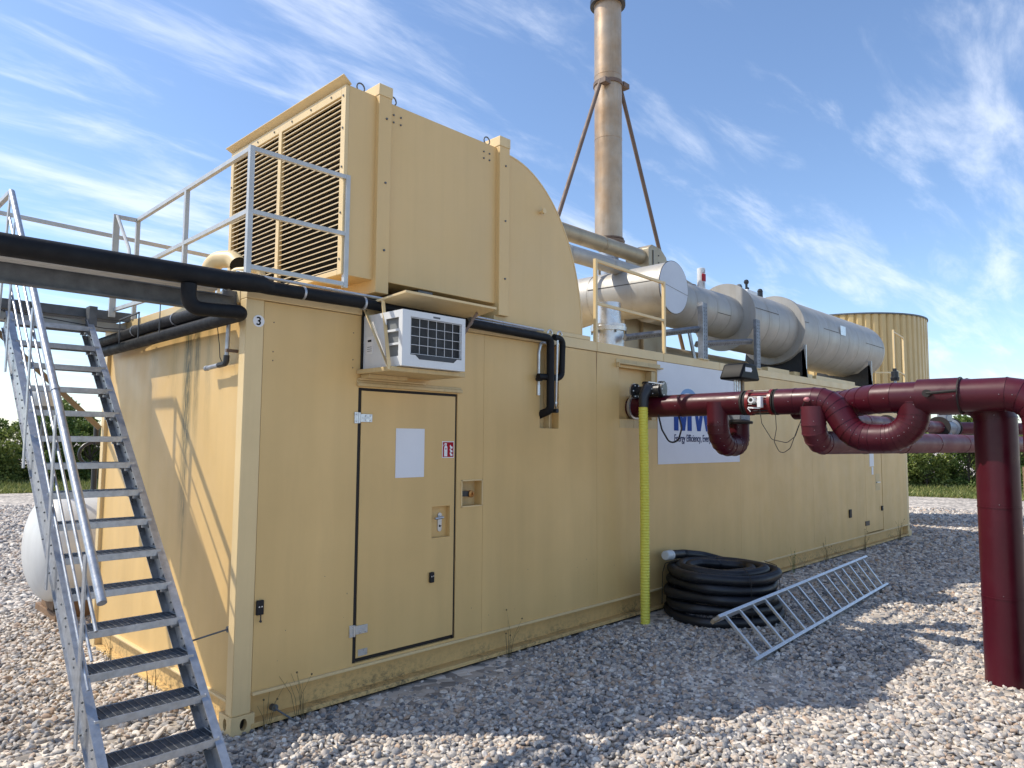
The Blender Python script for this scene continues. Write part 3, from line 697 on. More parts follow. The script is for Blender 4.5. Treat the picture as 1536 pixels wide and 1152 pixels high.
# number disc
nd = MB().cyl((0.088, -0.0045, 2.655), (0.088, -0.0075, 2.655), 0.040, 28).build('number_disc', M['printwhite'], B)
text_mesh('number', '3', 0.078, (0.088, -0.0085, 2.628), M['ink'], nd, align='CENTER', bold=0.001)
# grounding lug, spots of rust, small fixings along the wall
MB().cyl((0.30, 0.045, 0.10), (0.30, 0.0, 0.105), 0.022, 14).sweep([(0.30, 0.0, 0.10), (0.36, -0.05, 0.05), (0.44, -0.12, -0.01)], 0.006, 6).build('earth_lug', M['galv_dark'], B)
rv = MB()
for x in (0.20, 0.83): 
    for z in (2.66, 2.46, 2.40): rv.ball((x, -0.001, z), 0.005, 6)
for k in range(40):
    x = random.uniform(0.3, 13.8); z = random.uniform(0.3, 1.0)
    if not (0.88 < x < 1.87 or 11.6 < x < 12.7): rv.ball((x, 0.0, z), random.uniform(0.002, 0.004), 5, (1, 0.3, random.uniform(1, 2.5)))
rv.build('fixings', M['brownbar'], B, kind='stuff')
text_off = None

# ------------------------------------------------------------------ roof duct (air intake box)
dt = thing('air_intake_duct', (0.72, 0.0, 2.9), 'big beige air intake duct with louvred end on the container roof', 'air duct')
ZB, ZT, DY = 3.085, 4.53, 1.93
MB().box(0.735, 1.0, 0.0, DY, ZB, ZT).build('duct_head', M['beige_duct'], dt, bevel=0.003) if False else None
# hollow head so that the louvre has real depth
hd = MB()
hd.box(0.745, 0.985, 0.0, 0.012, ZB, ZT).box(0.745, 0.985, DY-0.012, DY, ZB, ZT).box(0.745, 0.985, 0.012, DY-0.012, ZT-0.012, ZT).box(0.745, 0.985, 0.012, DY-0.012, ZB, ZB+0.012)
hd.build('duct_head', M['beige_duct'], dt)
MB().box(1.095, 2.305, 0.006, DY-0.006, ZB+0.006, ZT-0.002).build('duct_body', M['beige_duct'], dt, bevel=0.004)
MB().box(0.80, 0.985, 0.013, DY-0.013, ZB+0.013, ZT-0.013).build('duct_throat', M['dark'], dt)
for xa, xb in ((0.985, 1.105), (2.298, 2.425)):
    r_ = MB().box(xa, xb, -0.042, DY+0.042, 2.985, ZT+0.004).build('duct_rib', M['beige_duct'], dt, bevel=0.004)
    MB().box(xa-0.004, xb+0.004, -0.046, 0.20, ZT+0.004, ZT+0.095).build('rib_cap', M['beige_trim'], r_, bevel=0.004)
    f_ = MB()
    for z in (3.32, 3.85, 4.36): f_.cyl(((xa+xb)/2+0.01, -0.041, z), ((xa+xb)/2+0.01, -0.050, z), 0.009, 8)
    f_.build('rib_bolts', M['galv_dark'], r_, kind='stuff')
# curved tail
n = 24; arc = [(2.425+1.105*sin(pi/2*k/n), ZT-0.03-1.585*(1-cos(pi/2*k/n))) for k in range(n+1)]
tail = [(2.425, 2.945)] + [(2.425, ZT-0.03)] + arc[1:-1] + [(3.53, 2.945)]
MB().prism(tail, 'y', 0.004, DY-0.004).build('curved_tail', M['beige_duct'], dt, bevel=0.003, ang=25)
edge_o = MB()
for k in range(n):
    a, b = arc[k], arc[k+1]; edge_o.bar((a[0], 0.006, a[1]), (b[0], 0.006, b[1]), 0.012, 0.012)
edge_o.build('tail_flange', M['beige_trim'], dt)
MB().box(2.43, 3.66, -0.006, DY, 2.902, 2.944).build('tail_footing', M['beige_trim'], dt, bevel=0.004)
MB().cyl((2.895, 0.004, 4.068), (2.895, -0.045, 4.068), 0.016, 12).cyl((2.895, -0.030, 4.068), (2.895, -0.052, 4.068), 0.026, 12).build('drain_boss', M['beige_trim'], dt)
# louvre frame, mullion, slats
MB().box(0.712, 0.745, 0.0, 0.060, ZB, ZT).box(0.712, 0.745, DY-0.055, DY, ZB, ZT).box(0.712, 0.745, 0.060, DY-0.055, ZT-0.075, ZT).box(0.712, 0.745, 0.060, DY-0.055, ZB, ZB+0.040).build('louvre_frame', M['beige_trim'], dt, bevel=0.003)
MB().box(0.708, 0.742, 0.965, 1.015, ZB+0.041, ZT-0.076).build('mullion', M['beige_trim'], dt)
fr_ = MB()
for y in (0.03, 1.90):
    for z in (3.2, 3.55, 3.9, 4.2, 4.45): fr_.cyl((0.712, y, z), (0.705, y, z), 0.008, 6)
for y in (0.2, 0.5, 0.8, 1.1, 1.4, 1.7): fr_.cyl((0.712, y, 4.49), (0.705, y, 4.49), 0.008, 6)
fr_.build('frame_screws', M['galv_dark'], dt, kind='stuff')
# rain hood above the louvre
MB().add([(0.748, -0.02, ZT+0.002), (0.748, DY+0.02, ZT+0.002), (0.672, DY+0.04, ZT+0.050), (0.672, -0.03, ZT+0.050), (0.748, -0.02, ZT+0.008), (0.748, DY+0.02, ZT+0.008), (0.672, DY+0.04, ZT+0.055), (0.672, -0.03, ZT+0.055)],
         [(0, 1, 2, 3), (4, 7, 6, 5), (0, 3, 7, 4), (3, 2, 6, 7), (2, 1, 5, 6), (1, 0, 4, 5)]).build('rain_hood', M['beige_trim'], dt, smooth=False)
NS = 32
for (ya, yb) in ((0.062, 0.963), (1.017, DY-0.057)):
    sm_ = MB().add([(0.716, ya, 0.0), (0.716, yb, 0.0), (0.716, yb, 0.008), (0.716, ya, 0.008), (0.752, ya, 0.016), (0.752, yb, 0.016), (0.752, yb, 0.020), (0.752, ya, 0.020)],
                   [(0, 1, 2, 3), (3, 2, 6, 7), (0, 4, 5, 1), (4, 7, 6, 5), (0, 3, 7, 4), (1, 5, 6, 2)])
    first = sm_.build('slat', M['slat'], dt, smooth=False)
    z0 = 2.9; first.location = (0, 0, ZB+0.048)
    for k in range(1, NS): copy_at(first, (0, 0, ZB+0.048+k*(ZT-ZB-0.130)/(NS-0.6)), dt)
for x in (0.86, 1.16, 2.20):   # lifting eyes
    MB().sweep([(x+0.035*cos(t), 0.03, ZT+0.035+0.035*sin(t)) for t in [2*pi*k/12 for k in range(13)]], 0.006, 6, caps=False).build('lifting_eye', M['galv_dark'], dt)
bl = MB()
for x0 in (1.155, 2.14):
    for i2 in range(2):
        for j2 in range(2): bl.cyl((x0+i2*0.07, 0.006, 4.44-j2*0.06), (x0+i2*0.07, -0.002, 4.44-j2*0.06), 0.008, 6)
bl.build('panel_rivets', M['galv_dark'], dt)
MB().box(1.45, 1.60, 0.03, 0.25, 2.90, 3.085).build('duct_foot', M['galv_dark'], dt)
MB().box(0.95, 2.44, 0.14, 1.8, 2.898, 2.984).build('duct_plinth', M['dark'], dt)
MB().box(2.28, 2.44, 0.0, 0.14, 2.902, 2.984).build('duct_foot', M['beige_rust'], dt)

# ------------------------------------------------------------------ air conditioner on its shelf
ac = thing('air_conditioner', (1.2, -0.24, 2.39), 'white window air conditioner with gridded grille above the door', 'air conditioner')
ax0, ax1, ay0, az0, az1 = 0.915, 1.505, -0.485, 2.392, 2.792
MB().wall(ax0, ax1, az0, az1, ay0, 0.03, [(ax0+0.07, ax1-0.035, az0+0.085, az1-0.045)]).build('front_frame', M['white'], ac)
MB().box(ax0, ax1, ay0+0.028, -0.02, az1-0.01, az1).box(ax0, ax1, ay0+0.028, -0.02, az0, az0+0.01).box(ax1-0.01, ax1, ay0+0.028, -0.02, az0+0.01, az1-0.01).build('casing', M['white'], ac)
MB().wall(ay0+0.001, -0.005, az0+0.001, az1-0.001, ax0-0.0015, 0.012, [(-0.44, -0.285, az0+0.07+k*0.098, az0+0.07+k*0.098+0.082) for k in range(3)], 'x').build('side_panel', M['white'], ac)
MB().box(ax0+0.02, ax0+0.024, -0.46, -0.27, az0+0.05, az1-0.04).build('side_mesh', mat('grey_mesh', (0.20, 0.21, 0.21), 0.6), ac)
MB().box(ax0+0.05, ax1-0.02, ay0+0.045, ay0+0.05, az0+0.06, az1-0.02).build('condenser', M['fin'], ac)
fin = MB()
for k in range(44): z = az0+0.088+k*0.0063; fin.box(ax0+0.07, ax1-0.035, ay0+0.034, ay0+0.044, z, z+0.0018)
fin.build('condenser_fins', M['galv_dark'], ac)
gx0, gx1, gz0, gz1 = ax0+0.078, ax1-0.042, az0+0.092, az1-0.052
for k in range(7):
    x = gx0+(gx1-gx0)*k/6; MB().cyl((x, ay0+0.008, gz0-(0.02 if k in (2, 3) else 0)), (x, ay0+0.008, gz1), 0.0020, 6).build('grille_wire', M['white'], ac)
for k in range(5):
    z = gz0+(gz1-gz0)*k/4; MB().cyl((gx0, ay0+0.003, z), (gx1, ay0+0.003, z), 0.0020, 6).build('grille_wire', M['white'], ac)
MB().prism([(ax0+0.072, az0+0.084), (ax0+0.115, az0+0.084), (ax0+0.15, az0+0.055), (ax1-0.115, az0+0.055), (ax1-0.08, az0+0.084), (ax1-0.036, az0+0.084), (ax1-0.036, az0+0.088), (ax0+0.072, az0+0.088)], 'y', ay0-0.002, ay0+0.01).build('lower_slot', M['fin'], ac)
MB().box(ax0-0.0045, ax0-0.0015, -0.13, -0.055, az0+0.11, az0+0.24).build('label_sheet', M['printwhite'], ac)
MB().box(ax0-0.0058, ax0-0.0045, -0.115, -0.07, az0+0.20, az0+0.215).box(ax0-0.0058, ax0-0.0045, -0.12, -0.065, az0+0.16, az0+0.163).box(ax0-0.0058, ax0-0.0045, -0.12, -0.065, az0+0.145, az0+0.148).box(ax0-0.0058, ax0-0.0045, -0.12, -0.065, az0+0.13, az0+0.133).build('label_print', M['ink'], ac)
MB().box(1.19, 1.255, ay0-0.0015, ay0, az1-0.033, az1-0.020).build('brand_badge', M['galv_dark'], ac)
MB().box(ax0-0.02, ax0+0.02, -0.012, -0.002, az0-0.02, az1+0.05).build('wall_gasket', M['dark'], ac)
sh = thing('wall_shelf', (1.2, -0.2, 2.36), 'beige folded steel shelf carrying the white air conditioner', 'shelf')
MB().box(0.862, 1.56, -0.43, -0.003, 2.355, 2.388).build('tray', M['beige_rust'], sh, bevel=0.003)
MB().box(0.90, 1.25, -0.11, -0.003, 2.325, 2.353).build('wall_cleat', M['beige_rust'], sh)
MB().box(0.87, 1.5, -0.03, -0.002, 2.315, 2.324).build('wall_strip', M['beige_trim'], sh)
aw = thing('canopy_plate', (1.4, -0.2, 2.9), 'flat beige canopy plate over the air conditioner, held by thin struts', 'canopy')
MB().add([(0.905, -0.005, 2.870), (1.90, -0.005, 2.870), (1.90, -0.42, 2.930), (0.985, -0.42, 2.930), (0.905, -0.005, 2.885), (1.90, -0.005, 2.885), (1.90, -0.42, 2.947), (0.985, -0.42, 2.947)],
         [(0, 1, 2, 3), (4, 7, 6, 5), (0, 3, 7, 4), (3, 2, 6, 7), (2, 1, 5, 6), (1, 0, 4, 5)]).build('plate', M['beige_trim'], aw, smooth=False)
MB().bar((0.945, -0.20, 2.895), (0.852, -0.425, 2.362), 0.028, 0.005, (1, 0, 0)).build('strut', M['beige_trim'], aw)
MB().bar((0.905, -0.012, 2.86), (0.852, -0.420, 2.366), 0.028, 0.005, (1, 0.4, 0)).build('strut', M['beige_trim'], aw)
MB().bar((1.80, -0.30, 2.905), (1.572, -0.30, 2.60), 0.022, 0.005, (1, 0, 0)).bar((1.572, -0.30, 2.60), (1.568, -0.30, 2.39), 0.022, 0.005, (0, 1, 0)).build('strut', M['brownbar'], aw)

# ------------------------------------------------------------------ black insulated pipes and conduits
wp = thing('insulated_water_pipe', (0, -0.14, 2.86), 'black foam insulated pipe running along the container top edge', 'pipe')
MB().sweep([(-3.2, -0.15, 2.845), (-1.5, -0.15, 2.850), (-0.16, -0.15, 2.862)], 0.060, 18).build('pipe_run', M['foam'], wp)
MB().sweep([(-0.17, -0.15, 2.862), (-0.10, -0.15, 2.868), (0.02, -0.15, 2.872), (0.10, -0.14, 2.858)], [0.060, 0.063, 0.058, 0.046], 16).build('pipe_joint', M['foam'], wp)
MB().sweep([(0.09, -0.14, 2.858), (0.82, -0.135, 2.868)], 0.045, 16).build('pipe_run', M['foam'], wp)
MB().sweep(fillet([(0.82, -0.12, 2.868), (1.85, -0.10, 2.852), (2.93, -0.10, 2.835), (2.93, -0.10, 2.16), (2.91, 0.08, 2.10)], 0.06, 5), 0.038, 14).build('pipe_run', M['foam'], wp)
MB().sweep(fillet([(2.96, -0.115, 2.852), (3.09, -0.115, 2.840), (3.09, -0.10, 2.47), (2.80, -0.06, 2.47)], 0.06, 5), 0.030, 14).build('pipe_branch', M['foam'], wp)
for x, r_ in ((0.815, 0.049), (0.33, 0.048), (-0.19, 0.064), (1.86, 0.042)):
    MB().sweep([(x-0.008, -0.138, 2.862), (x+0.008, -0.138, 2.862)], r_, 16).build('pipe_band', M['galv'], wp)
dp = thing('insulated_drop_pipe', (-0.42, -0.15, 2.7), 'black insulated branch pipe dropping from the main and turning along the end wall', 'pipe')
MB().sweep(fillet([(-0.43, -0.15, 2.80), (-0.43, -0.15, 2.655), (-0.11, -0.15, 2.672), (-0.085, -0.10, 2.665), (-0.085, 2.75, 2.645)], 0.075, 6), 0.045, 16).build('pipe_run', M['foam'], dp)
up_ = thing('insulated_return_pipe', (-0.09, 1.5, 2.72), 'upper of the two black pipes along the end wall', 'pipe')
MB().sweep([(-0.10, 0.30, 2.745), (-0.10, 1.4, 2.748), (-0.10, 2.75, 2.728)], 0.045, 14).build('pipe_run', M['foam'], up_)
for y in (0.9, 1.75): MB().sweep([(-0.10, y-0.006, 2.747), (-0.10, y+0.006, 2.747)], 0.050, 14).build('pipe_band', M['galv'], up_)
cd1 = MB().sweep([(-0.10, -0.06, 2.945), (0.30, -0.07, 2.940), (1.0, -0.07, 2.937), (1.9, -0.07, 2.925), (2.86, -0.07, 2.905)], 0.011, 10).sweep([(-0.1, -0.035, 2.925), (2.80, -0.035, 2.900)], 0.008, 8)
tag(cd1.build('cable_conduit', M['alu']), 'thin bright conduit above the black pipe on the container edge', 'conduit')
cd2 = MB().sweep([(-3.2, 0.0, 2.805), (-0.20, 0.0, 2.835)], 0.020, 10).sweep([(-3.2, 0.05, 2.80), (-0.20, 0.05, 2.83)], 0.016, 10)
tag(cd2.build('cable_conduit', M['rail']), 'grey conduit pair running above the steel beam at left', 'conduit')
wr = MB()
for dx in (2.92, 3.06): wr.sweep([(dx+0.03*cos(t), -0.10, 2.885+0.03*sin(t)) for t in [pi*k/8-0.2 for k in range(10)]], 0.009, 8)
wr.sweep(fillet([(2.985, -0.14, 2.82), (2.985, -0.12, 2.20), (3.08, -0.05, 2.16), (3.14, 0.02, 2.19)], 0.03, 4), 0.010, 8)
wr.sweep(fillet([(2.995, -0.02, 2.80), (2.885, -0.02, 2.80), (2.86, -0.015, 2.70), (2.86, -0.012, 2.40)], 0.03, 4), 0.013, 8)
wr.lathe((2.86, -0.012, 2.40), (0, 0, -1), [(0, 0.017), (0.10, 0.017)], 10).lathe((2.985, -0.12, 2.24), (0, 0, -1), [(0, 0.015), (0.02, 0.015)], 10)
tag(wr.build('steel_tubing', M['alu']), 'thin bright steel tubing bent down into the wall recess', 'tubing')
vb = MB().cyl((2.985, -0.02, 2.155), (2.985, -0.14, 2.155), 0.02, 12).ball((2.93, -0.03, 2.15), 0.028, 10).cyl((2.85, 0.07, 2.45), (2.85, -0.06, 2.45), 0.02)
tag(vb.build('drain_valve', M['iron']), 'small dark drain valve at the foot of the wall recess tubing', 'valve')
ed = thing('end_wall_drain', (-0.03, 0.2, 2.5), 'grey drain pipe on the end wall with a horizontal outlet', 'pipe')
MB().sweep([(-0.035, 0.165, 2.80), (-0.035, 0.185, 2.40)], 0.014, 10).build('downpipe', M['galv'], ed)
MB().sweep(fillet([(-0.035, 0.185, 2.43), (-0.035, 0.19, 2.375), (-0.035, 0.30, 2.37)], 0.025, 4), 0.020, 10).build('elbow', M['iron'], ed)
MB().sweep([(-0.035, 0.24, 2.372), (-0.035, 0.50, 2.362)], 0.016, 10).cyl((-0.035, 0.48, 2.362), (-0.035, 0.51, 2.362), 0.019).build('outlet', M['galv'], ed)
MB().box(-0.05, 0.03, 0.155, 0.175, 2.45, 2.47).box(-0.05, 0.03, 0.150, 0.170, 2.66, 2.68).build('pipe_clip', M['brownbar'], ed)
tag(MB().sweep([(-0.06, 0.30, 2.66), (-0.045, 0.28, 2.5), (-0.05, 0.255, 2.42), (-0.04, 0.245, 2.39)], 0.003, 5).build('thin_cable', M['black']), 'thin black cable hanging beside the end wall drain pipe', 'cable')

# steel beam
bm_ = thing('steel_beam', (-1.5, 0.12, 2.7), 'dark galvanised steel beam reaching left from the container corner', 'beam')
MB().box(-3.2, -0.045, 0.115, 0.125, 2.712, 2.812).build('beam_web', M['galv_dark'], bm_)
MB().box(-3.2, -0.045, 0.09, 0.15, 2.812, 2.820).build('beam_flange', M['galv_dark'], bm_)
MB().box(-3.2, -0.045, 0.09, 0.15, 2.704, 2.712).build('beam_flange', M['galv_dark'], bm_)
MB().box(-0.10, 0.0, 0.13, 0.15, 2.68, 2.86).build('beam_bracket', M['galv_dark'], bm_)
vn = thing('gooseneck_vent', (0.03, 0.62, 2.9), 'beige gooseneck vent pipe on the roof corner behind the railing', 'vent')
MB().sweep(fillet([(0.00, 0.66, 2.90), (0.02, 0.62, 3.165), (0.09, 0.42, 3.15), (0.10, 0.36, 3.10)], 0.11, 8), 0.062, 18, caps=False).build('vent_pipe', M['beige_trim'], vn)
MB().sweep([(0.099, 0.375, 3.113), (0.098, 0.385, 3.122)], 0.055, 16).build('vent_opening', M['dark'], vn)
tag(MB().sweep(fillet([(0.03, 0.30, 2.90), (0.03, 0.30, 3.03), (0.14, 0.10, 3.03), (0.16, 0.08, 2.92)], 0.05, 5), 0.026, 12).build('hose_bend', M['beige_trim']), 'small beige hose bend beside the gooseneck vent', 'pipe')

# ------------------------------------------------------------------ railings
def rail(b, pts, w=0.034):
    for p, q in zip(pts[:-1], pts[1:]): b.bar(p, q, w, w)
rl = thing('roof_railing', (0, 0.0, 2.9), 'light grey square tube railing around the container roof corner', 'railing')
for z in (3.815, 3.385, 3.010): MB().bar((0.017, 0.0, z), (0.727, 0.0, z), 0.03, 0.03, (0, 1, 0)).build('rail', M['rail'], rl)
MB().bar((0.0, 0.0, 2.90), (0.0, 0.0, 3.832), 0.034, 0.034, (1, 0, 0)).build('post', M['rail'], rl)
MB().bar((0.744, 0.0, 2.985), (0.744, 0.0, 3.832), 0.034, 0.034, (1, 0, 0)).build('post', M['rail'], rl)
for z in (3.812, 3.385): MB().bar((0.0, 0.018, z), (0.0, 2.135, z-0.03), 0.03, 0.03, (1, 0, 0)).build('rail', M['rail'], rl)
MB().bar((-0.03, 0.16, 2.985), (-0.16, 2.30, 2.965), 0.022, 0.03, (1, 0, 0)).build('rail', M['rail'], rl)
for y in (1.075, 2.15): MB().bar((0.0, y, 2.90), (0.0, y, 3.795), 0.032, 0.032, (1, 0, 0)).build('post', M['rail'], rl)
MB().bar((-0.155, 2.15, 3.775), (-0.018, 2.15, 3.778), 0.03, 0.03, (0, 1, 0)).build('rail', M['rail'], rl)
MB().bar((-0.172, 2.15, 2.90), (-0.172, 2.15, 3.792), 0.05, 0.02, (1, 0, 0)).build('post', M['rail'], rl)
MB().sweep([(-0.172, 2.13, 3.775), (-0.172, 1.80, 3.43), (-0.19, 1.72, 3.35)], 0.014, 8).build('short_handrail', M['rail'], rl)
fr = thing('landing_railing', (-0.5, 2.9, 2.95), 'grey railing along the far side of the stair landing', 'railing')
for z in (3.82, 3.40): MB().bar((-3.2, 2.9, z+0.03), (1.05, 2.9, z-0.045), 0.032, 0.032).build('rail', M['rail'], fr)
for x in (-2.6, -0.93, 1.05): MB().bar((x, 2.9, 2.88), (x, 2.9, 3.79), 0.032, 0.032).build('post', M['rail'], fr)
MB().bar((-0.93, 2.2, 3.80), (-0.93, 2.885, 3.80), 0.034, 0.034).build('rail', M['rail'], fr)
# landing
ld = thing('stair_landing', (-0.5, 2.5, 2.9), 'galvanised landing platform at the top of the stairs', 'platform')
MB().box(-1.0, 0.05, 2.215, 2.225, 2.885, 2.960).box(-1.0, 0.05, 2.225, 2.265, 2.952, 2.960).box(-1.0, 0.05, 2.225, 2.265, 2.885, 2.893).build('front_channel', M['galv_dark'], ld)
MB().box(-1.0, 0.05, 2.875, 2.885, 2.86, 2.96).build('rear_channel', M['rail'], ld)
MB().box(-1.0, 0.0, 2.30, 2.34, 2.80, 2.870).build('cross_beam', M['rail'], ld)
MB().box(-1.04, -1.0, 1.95, 2.89, 2.80, 2.96).build('side_channel', M['galv_dark'], ld)
gr = MB()
for k in range(52): x = -0.98+k*0.0195; gr.box(x, x+0.004, 2.27, 2.87, 2.925, 2.952)
for k in range(20): y = 2.29+k*0.029; gr.box(-0.98, 0.03, y, y+0.004, 2.938, 2.952)
gr.build('grating', M['grate'], ld)
MB().bar((-0.015, 2.86, 1.96), (-0.95, 2.80, 2.86), 0.045, 0.012, (0, 0.0, 1)).build('brace', M['tanbar'], ld)
MB().sweep([(-1.0, 2.16, 2.86), (-0.2, 2.18, 2.80), (0.6, 2.2, 2.86)], 0.004, 5).build('tie_wire', M['iron'], ld)
cl_ = thing('cable_clamp_frame', (-0.02, 1.9, 2.8), 'thin grey bracket frame clamping the black pipes to the end wall', 'bracket')
MB().bar((-0.15, 2.0, 2.86), (-0.15, 2.0, 2.66), 0.008, 0.008).bar((-0.15, 1.55, 2.87), (-0.15, 1.55, 2.66), 0.008, 0.008).bar((-0.15, 2.0, 2.86), (-0.15, 1.55, 2.87), 0.014, 0.010).bar((-0.15, 1.1, 2.90), (-0.15, 1.1, 2.66), 0.006, 0.006).bar((-0.15, 1.1, 2.90), (0.0, 0.75, 2.90), 0.006, 0.006).build('clamp_rods', M['galv_dark'], cl_)

# ------------------------------------------------------------------ stairs
st = thing('access_stairs', (-0.61, -0.74, 0.0), 'steep galvanised steel stairs with grating treads at left', 'stairs')
SX0, SX1 = -0.905, -0.325
dirv = Vector((0, 0.7243, 0.6895)); nrm = Vector((0, -0.6895, 0.7243))
def sline(t, off=0.0, x=0.0):  # t = y position on centre line; off = perpendicular offset
    p = Vector((x, t, 0.243+0.952*(t+0.592-0.105)-0.012)); return p + nrm*off
y0s, y1s = -0.755, 2.20
for xs_, sg_ in ((SX0, -1), (SX1, 1)):
    w = MB().bar(sline(y0s, 0, xs_+sg_*0.004), sline(y1s, 0, xs_+sg_*0.004), 0.006, 0.165, (1, 0, 0))
    s_ = w.build('stringer', M['galv'], st)
    for off in (0.0825, -0.0825):
        MB().bar(sline(y0s, off, xs_-sg_*0.014 if sg_ > 0 else xs_+0.004), sline(y1s, off, xs_-sg_*0.014 if sg_ > 0 else xs_+0.004), 0.046, 0.006, (1, 0, 0)).build('stringer_flange', M['galv'], s_)
    bt = MB()
    for k in range(15):
        yk = -0.592+0.189*k+0.11
        for o_ in (-0.035, 0.045):
            p = sline(yk+o_, 0.0, xs_-sg_*0.002 if sg_ > 0 else xs_-0.004); bt.ball(p, 0.010, 6)
            p2 = sline(yk+o_+0.01, 0.060 if o_ > 0 else -0.06, xs_-0.040 if sg_ > 0 else xs_-0.02)
            if sg_ > 0: bt.ball(p2+Vector((0.004, 0, 0)), 0.007, 6)
            else: bt.ball(p2, 0.007, 6)
    bt.build('stringer_bolts', M['galv_dark'], s_)
tw0, tw1 = SX0+0.006, SX1-0.010
tmesh = MB().box(tw0, tw1, 0, 0.005, -0.040, 0.0).box(tw0, tw1, 0.205, 0.210, -0.032, 0.0).box(tw0, tw0+0.004, 0.005, 0.205, -0.05, 0.0).box(tw1-0.004, tw1, 0.005, 0.205, -0.05, 0.0)
tmesh.box(tw1-0.05, tw1-0.005, 0.03, 0.05, -0.062, -0.042).box(tw1-0.05, tw1-0.005, 0.15, 0.17, -0.055, -0.035)
gmesh = MB()
for k in range(1, 16): x = tw0+(tw1-tw0)*k/16; gmesh.box(x-0.002, x+0.002, 0.005, 0.205, -0.010, -0.001)
for k in range(1, 17): y = 0.005+0.2*k/17; gmesh.box(tw0+0.004, tw1-0.004, y-0.0015, y+0.0015, -0.028, -0.003)
ORG_save = ORG[st.name]
t0_ = MB(); t0_.v = [(a, b-0.592, c+0.243+0.02) for a, b, c in tmesh.v]; t0_.f = tmesh.f; tread = t0_.build('tread', M['galv'], st, bevel=0.0015)
g0_ = MB(); g0_.v = [(a, b-0.592, c+0.243+0.02) for a, b, c in gmesh.v]; g0_.f = gmesh.f; gt = g0_.build('grating', M['grate'], tread)
for k in range(-1, 15):
    if k == 0: continue
    c = copy_at(tread, (0, 0.189*k, 0.18*k), st); g2 = gt.copy(); COL.objects.link(g2); g2.parent = c
def hz(y, off): return 1.053+1.026*(y+0.527)+off
XH = -0.930
MB().sweep([(XH, -0.527, hz(-0.527, 0)), (XH, 2.16, 3.80)], 0.0235, 16).build('handrail', M['galv'], st)
MB().sweep([(XH+0.0, 0.55, hz(0.55, 0)-0.001), (XH, 0.575, hz(0.575, 0)-0.001)], 0.0265, 16).build('rail_sleeve', M['galv'], st)
for off, ys in ((-0.20, -0.475), (-0.40, -0.43), (-0.58, -0.40)):
    MB().sweep([(XH-0.004, ys, hz(ys, off)), (XH-0.004, 2.16, 3.80+off)], 0.0095 if off > -0.3 else 0.008, 10).build('mid_rail', M['galv'], st)
for y in (-0.30, 0.42, 1.14, 1.86):
    zs = sline(y+0.02, 0, 0).z
    MB().bar((XH-0.022, y, zs-0.13), (XH-0.022, y, hz(y, -0.02)), 0.045, 0.008, (0, 1, 0)).build('baluster', M['galv'], st)
MB().bar((XH-0.03, 2.17, 2.80), (XH-0.005, 2.17, 3.80), 0.045, 0.012, (0, 1, 0)).build('end_post', M['rail'], st)
MB().box(SX1-0.03, SX1+0.03, 2.10, 2.20, 2.80, 2.965).build('head_plate', M['galv_dark'], st)
tag(MB().sweep([(-0.315, 0.11, 0.60), (0.0, 0.10, 0.645)], 0.006, 8).cyl((0.0, 0.1, 0.645), (0.012, 0.1, 0.645), 0.02).build('tie_rod', M['galv_dark']), 'thin steel rod tying the stair stringer to the container post', 'rod')

# ------------------------------------------------------------------ white tank behind the stairs, floodlight
wt = thing('white_storage_tank', (0.6, 4.4, 0.15), 'white horizontal gas tank on timber blocks behind the stairs', 'tank')
prof = [(0.0, 0.0)] + [(0.26*(1-cos(pi/2*k/8)), 0.56*sin(pi/2*k/8)) for k in range(1, 9)] + [(2.3, 0.56)] + [(2.3+0.26*sin(pi/2*k/8), 0.56*cos(pi/2*k/8)) for k in range(1, 9)]
MB().lathe((-0.26, 4.25, 0.735), (1, 0, 0), prof, 40).build('tank_shell', M['steelwhite'], wt)
MB().box(0.0, 0.45, 4.0, 4.12, 0.0, 0.22).box(1.6, 2.0, 3.9, 4.6, 0.0, 0.22).build('timber_block', M['wood'], wt)
MB().box(-0.02, 0.16, 3.95, 4.75, 0.0, 0.085).build('timber_block', M['wood'], wt, bevel=0.004)
MB().box(0.0, 0.14, 4.0, 4.6, 0.088, 0.24).build('timber_block', M['wood'], wt, bevel=0.004)
MB().cyl((0.35, 4.25, 1.25), (0.35, 4.25, 1.62), 0.03, 10).sweep([(0.35+0.16*cos(t), 4.25, 1.70+0.13*sin(t)) for t in [2*pi*k/16 for k in range(17)]], 0.018, 8, caps=False).cyl((0.35, 4.25, 1.80), (0.35, 4.25, 2.02), 0.028, 10).build('tank_valve', M['iron'], wt)
fp = thing('hooded_vent', (-0.16, 4.25, 1.2), 'grey hooded vent on a thin pipe above the white tank, seen through the stairs', 'vent')
MB().lathe((-0.16, 4.25, 2.20), (0, 0, 1), [(0, 0.10), (0.0, 0.145), (0.11, 0.15), (0.17, 0.13), (0.22, 0.08), (0.235, 0.0)], 20).build('hood', M['rail'], fp)
MB().lathe((-0.16, 4.25, 2.10), (0, 0, 1), [(0, 0.05), (0.10, 0.11)], 16).build('hood_base', M['galv_dark'], fp)
MB().cyl((-0.16, 4.25, 1.10), (-0.16, 4.25, 2.12), 0.018, 10).build('vent_pipe', M['galv_dark'], fp)

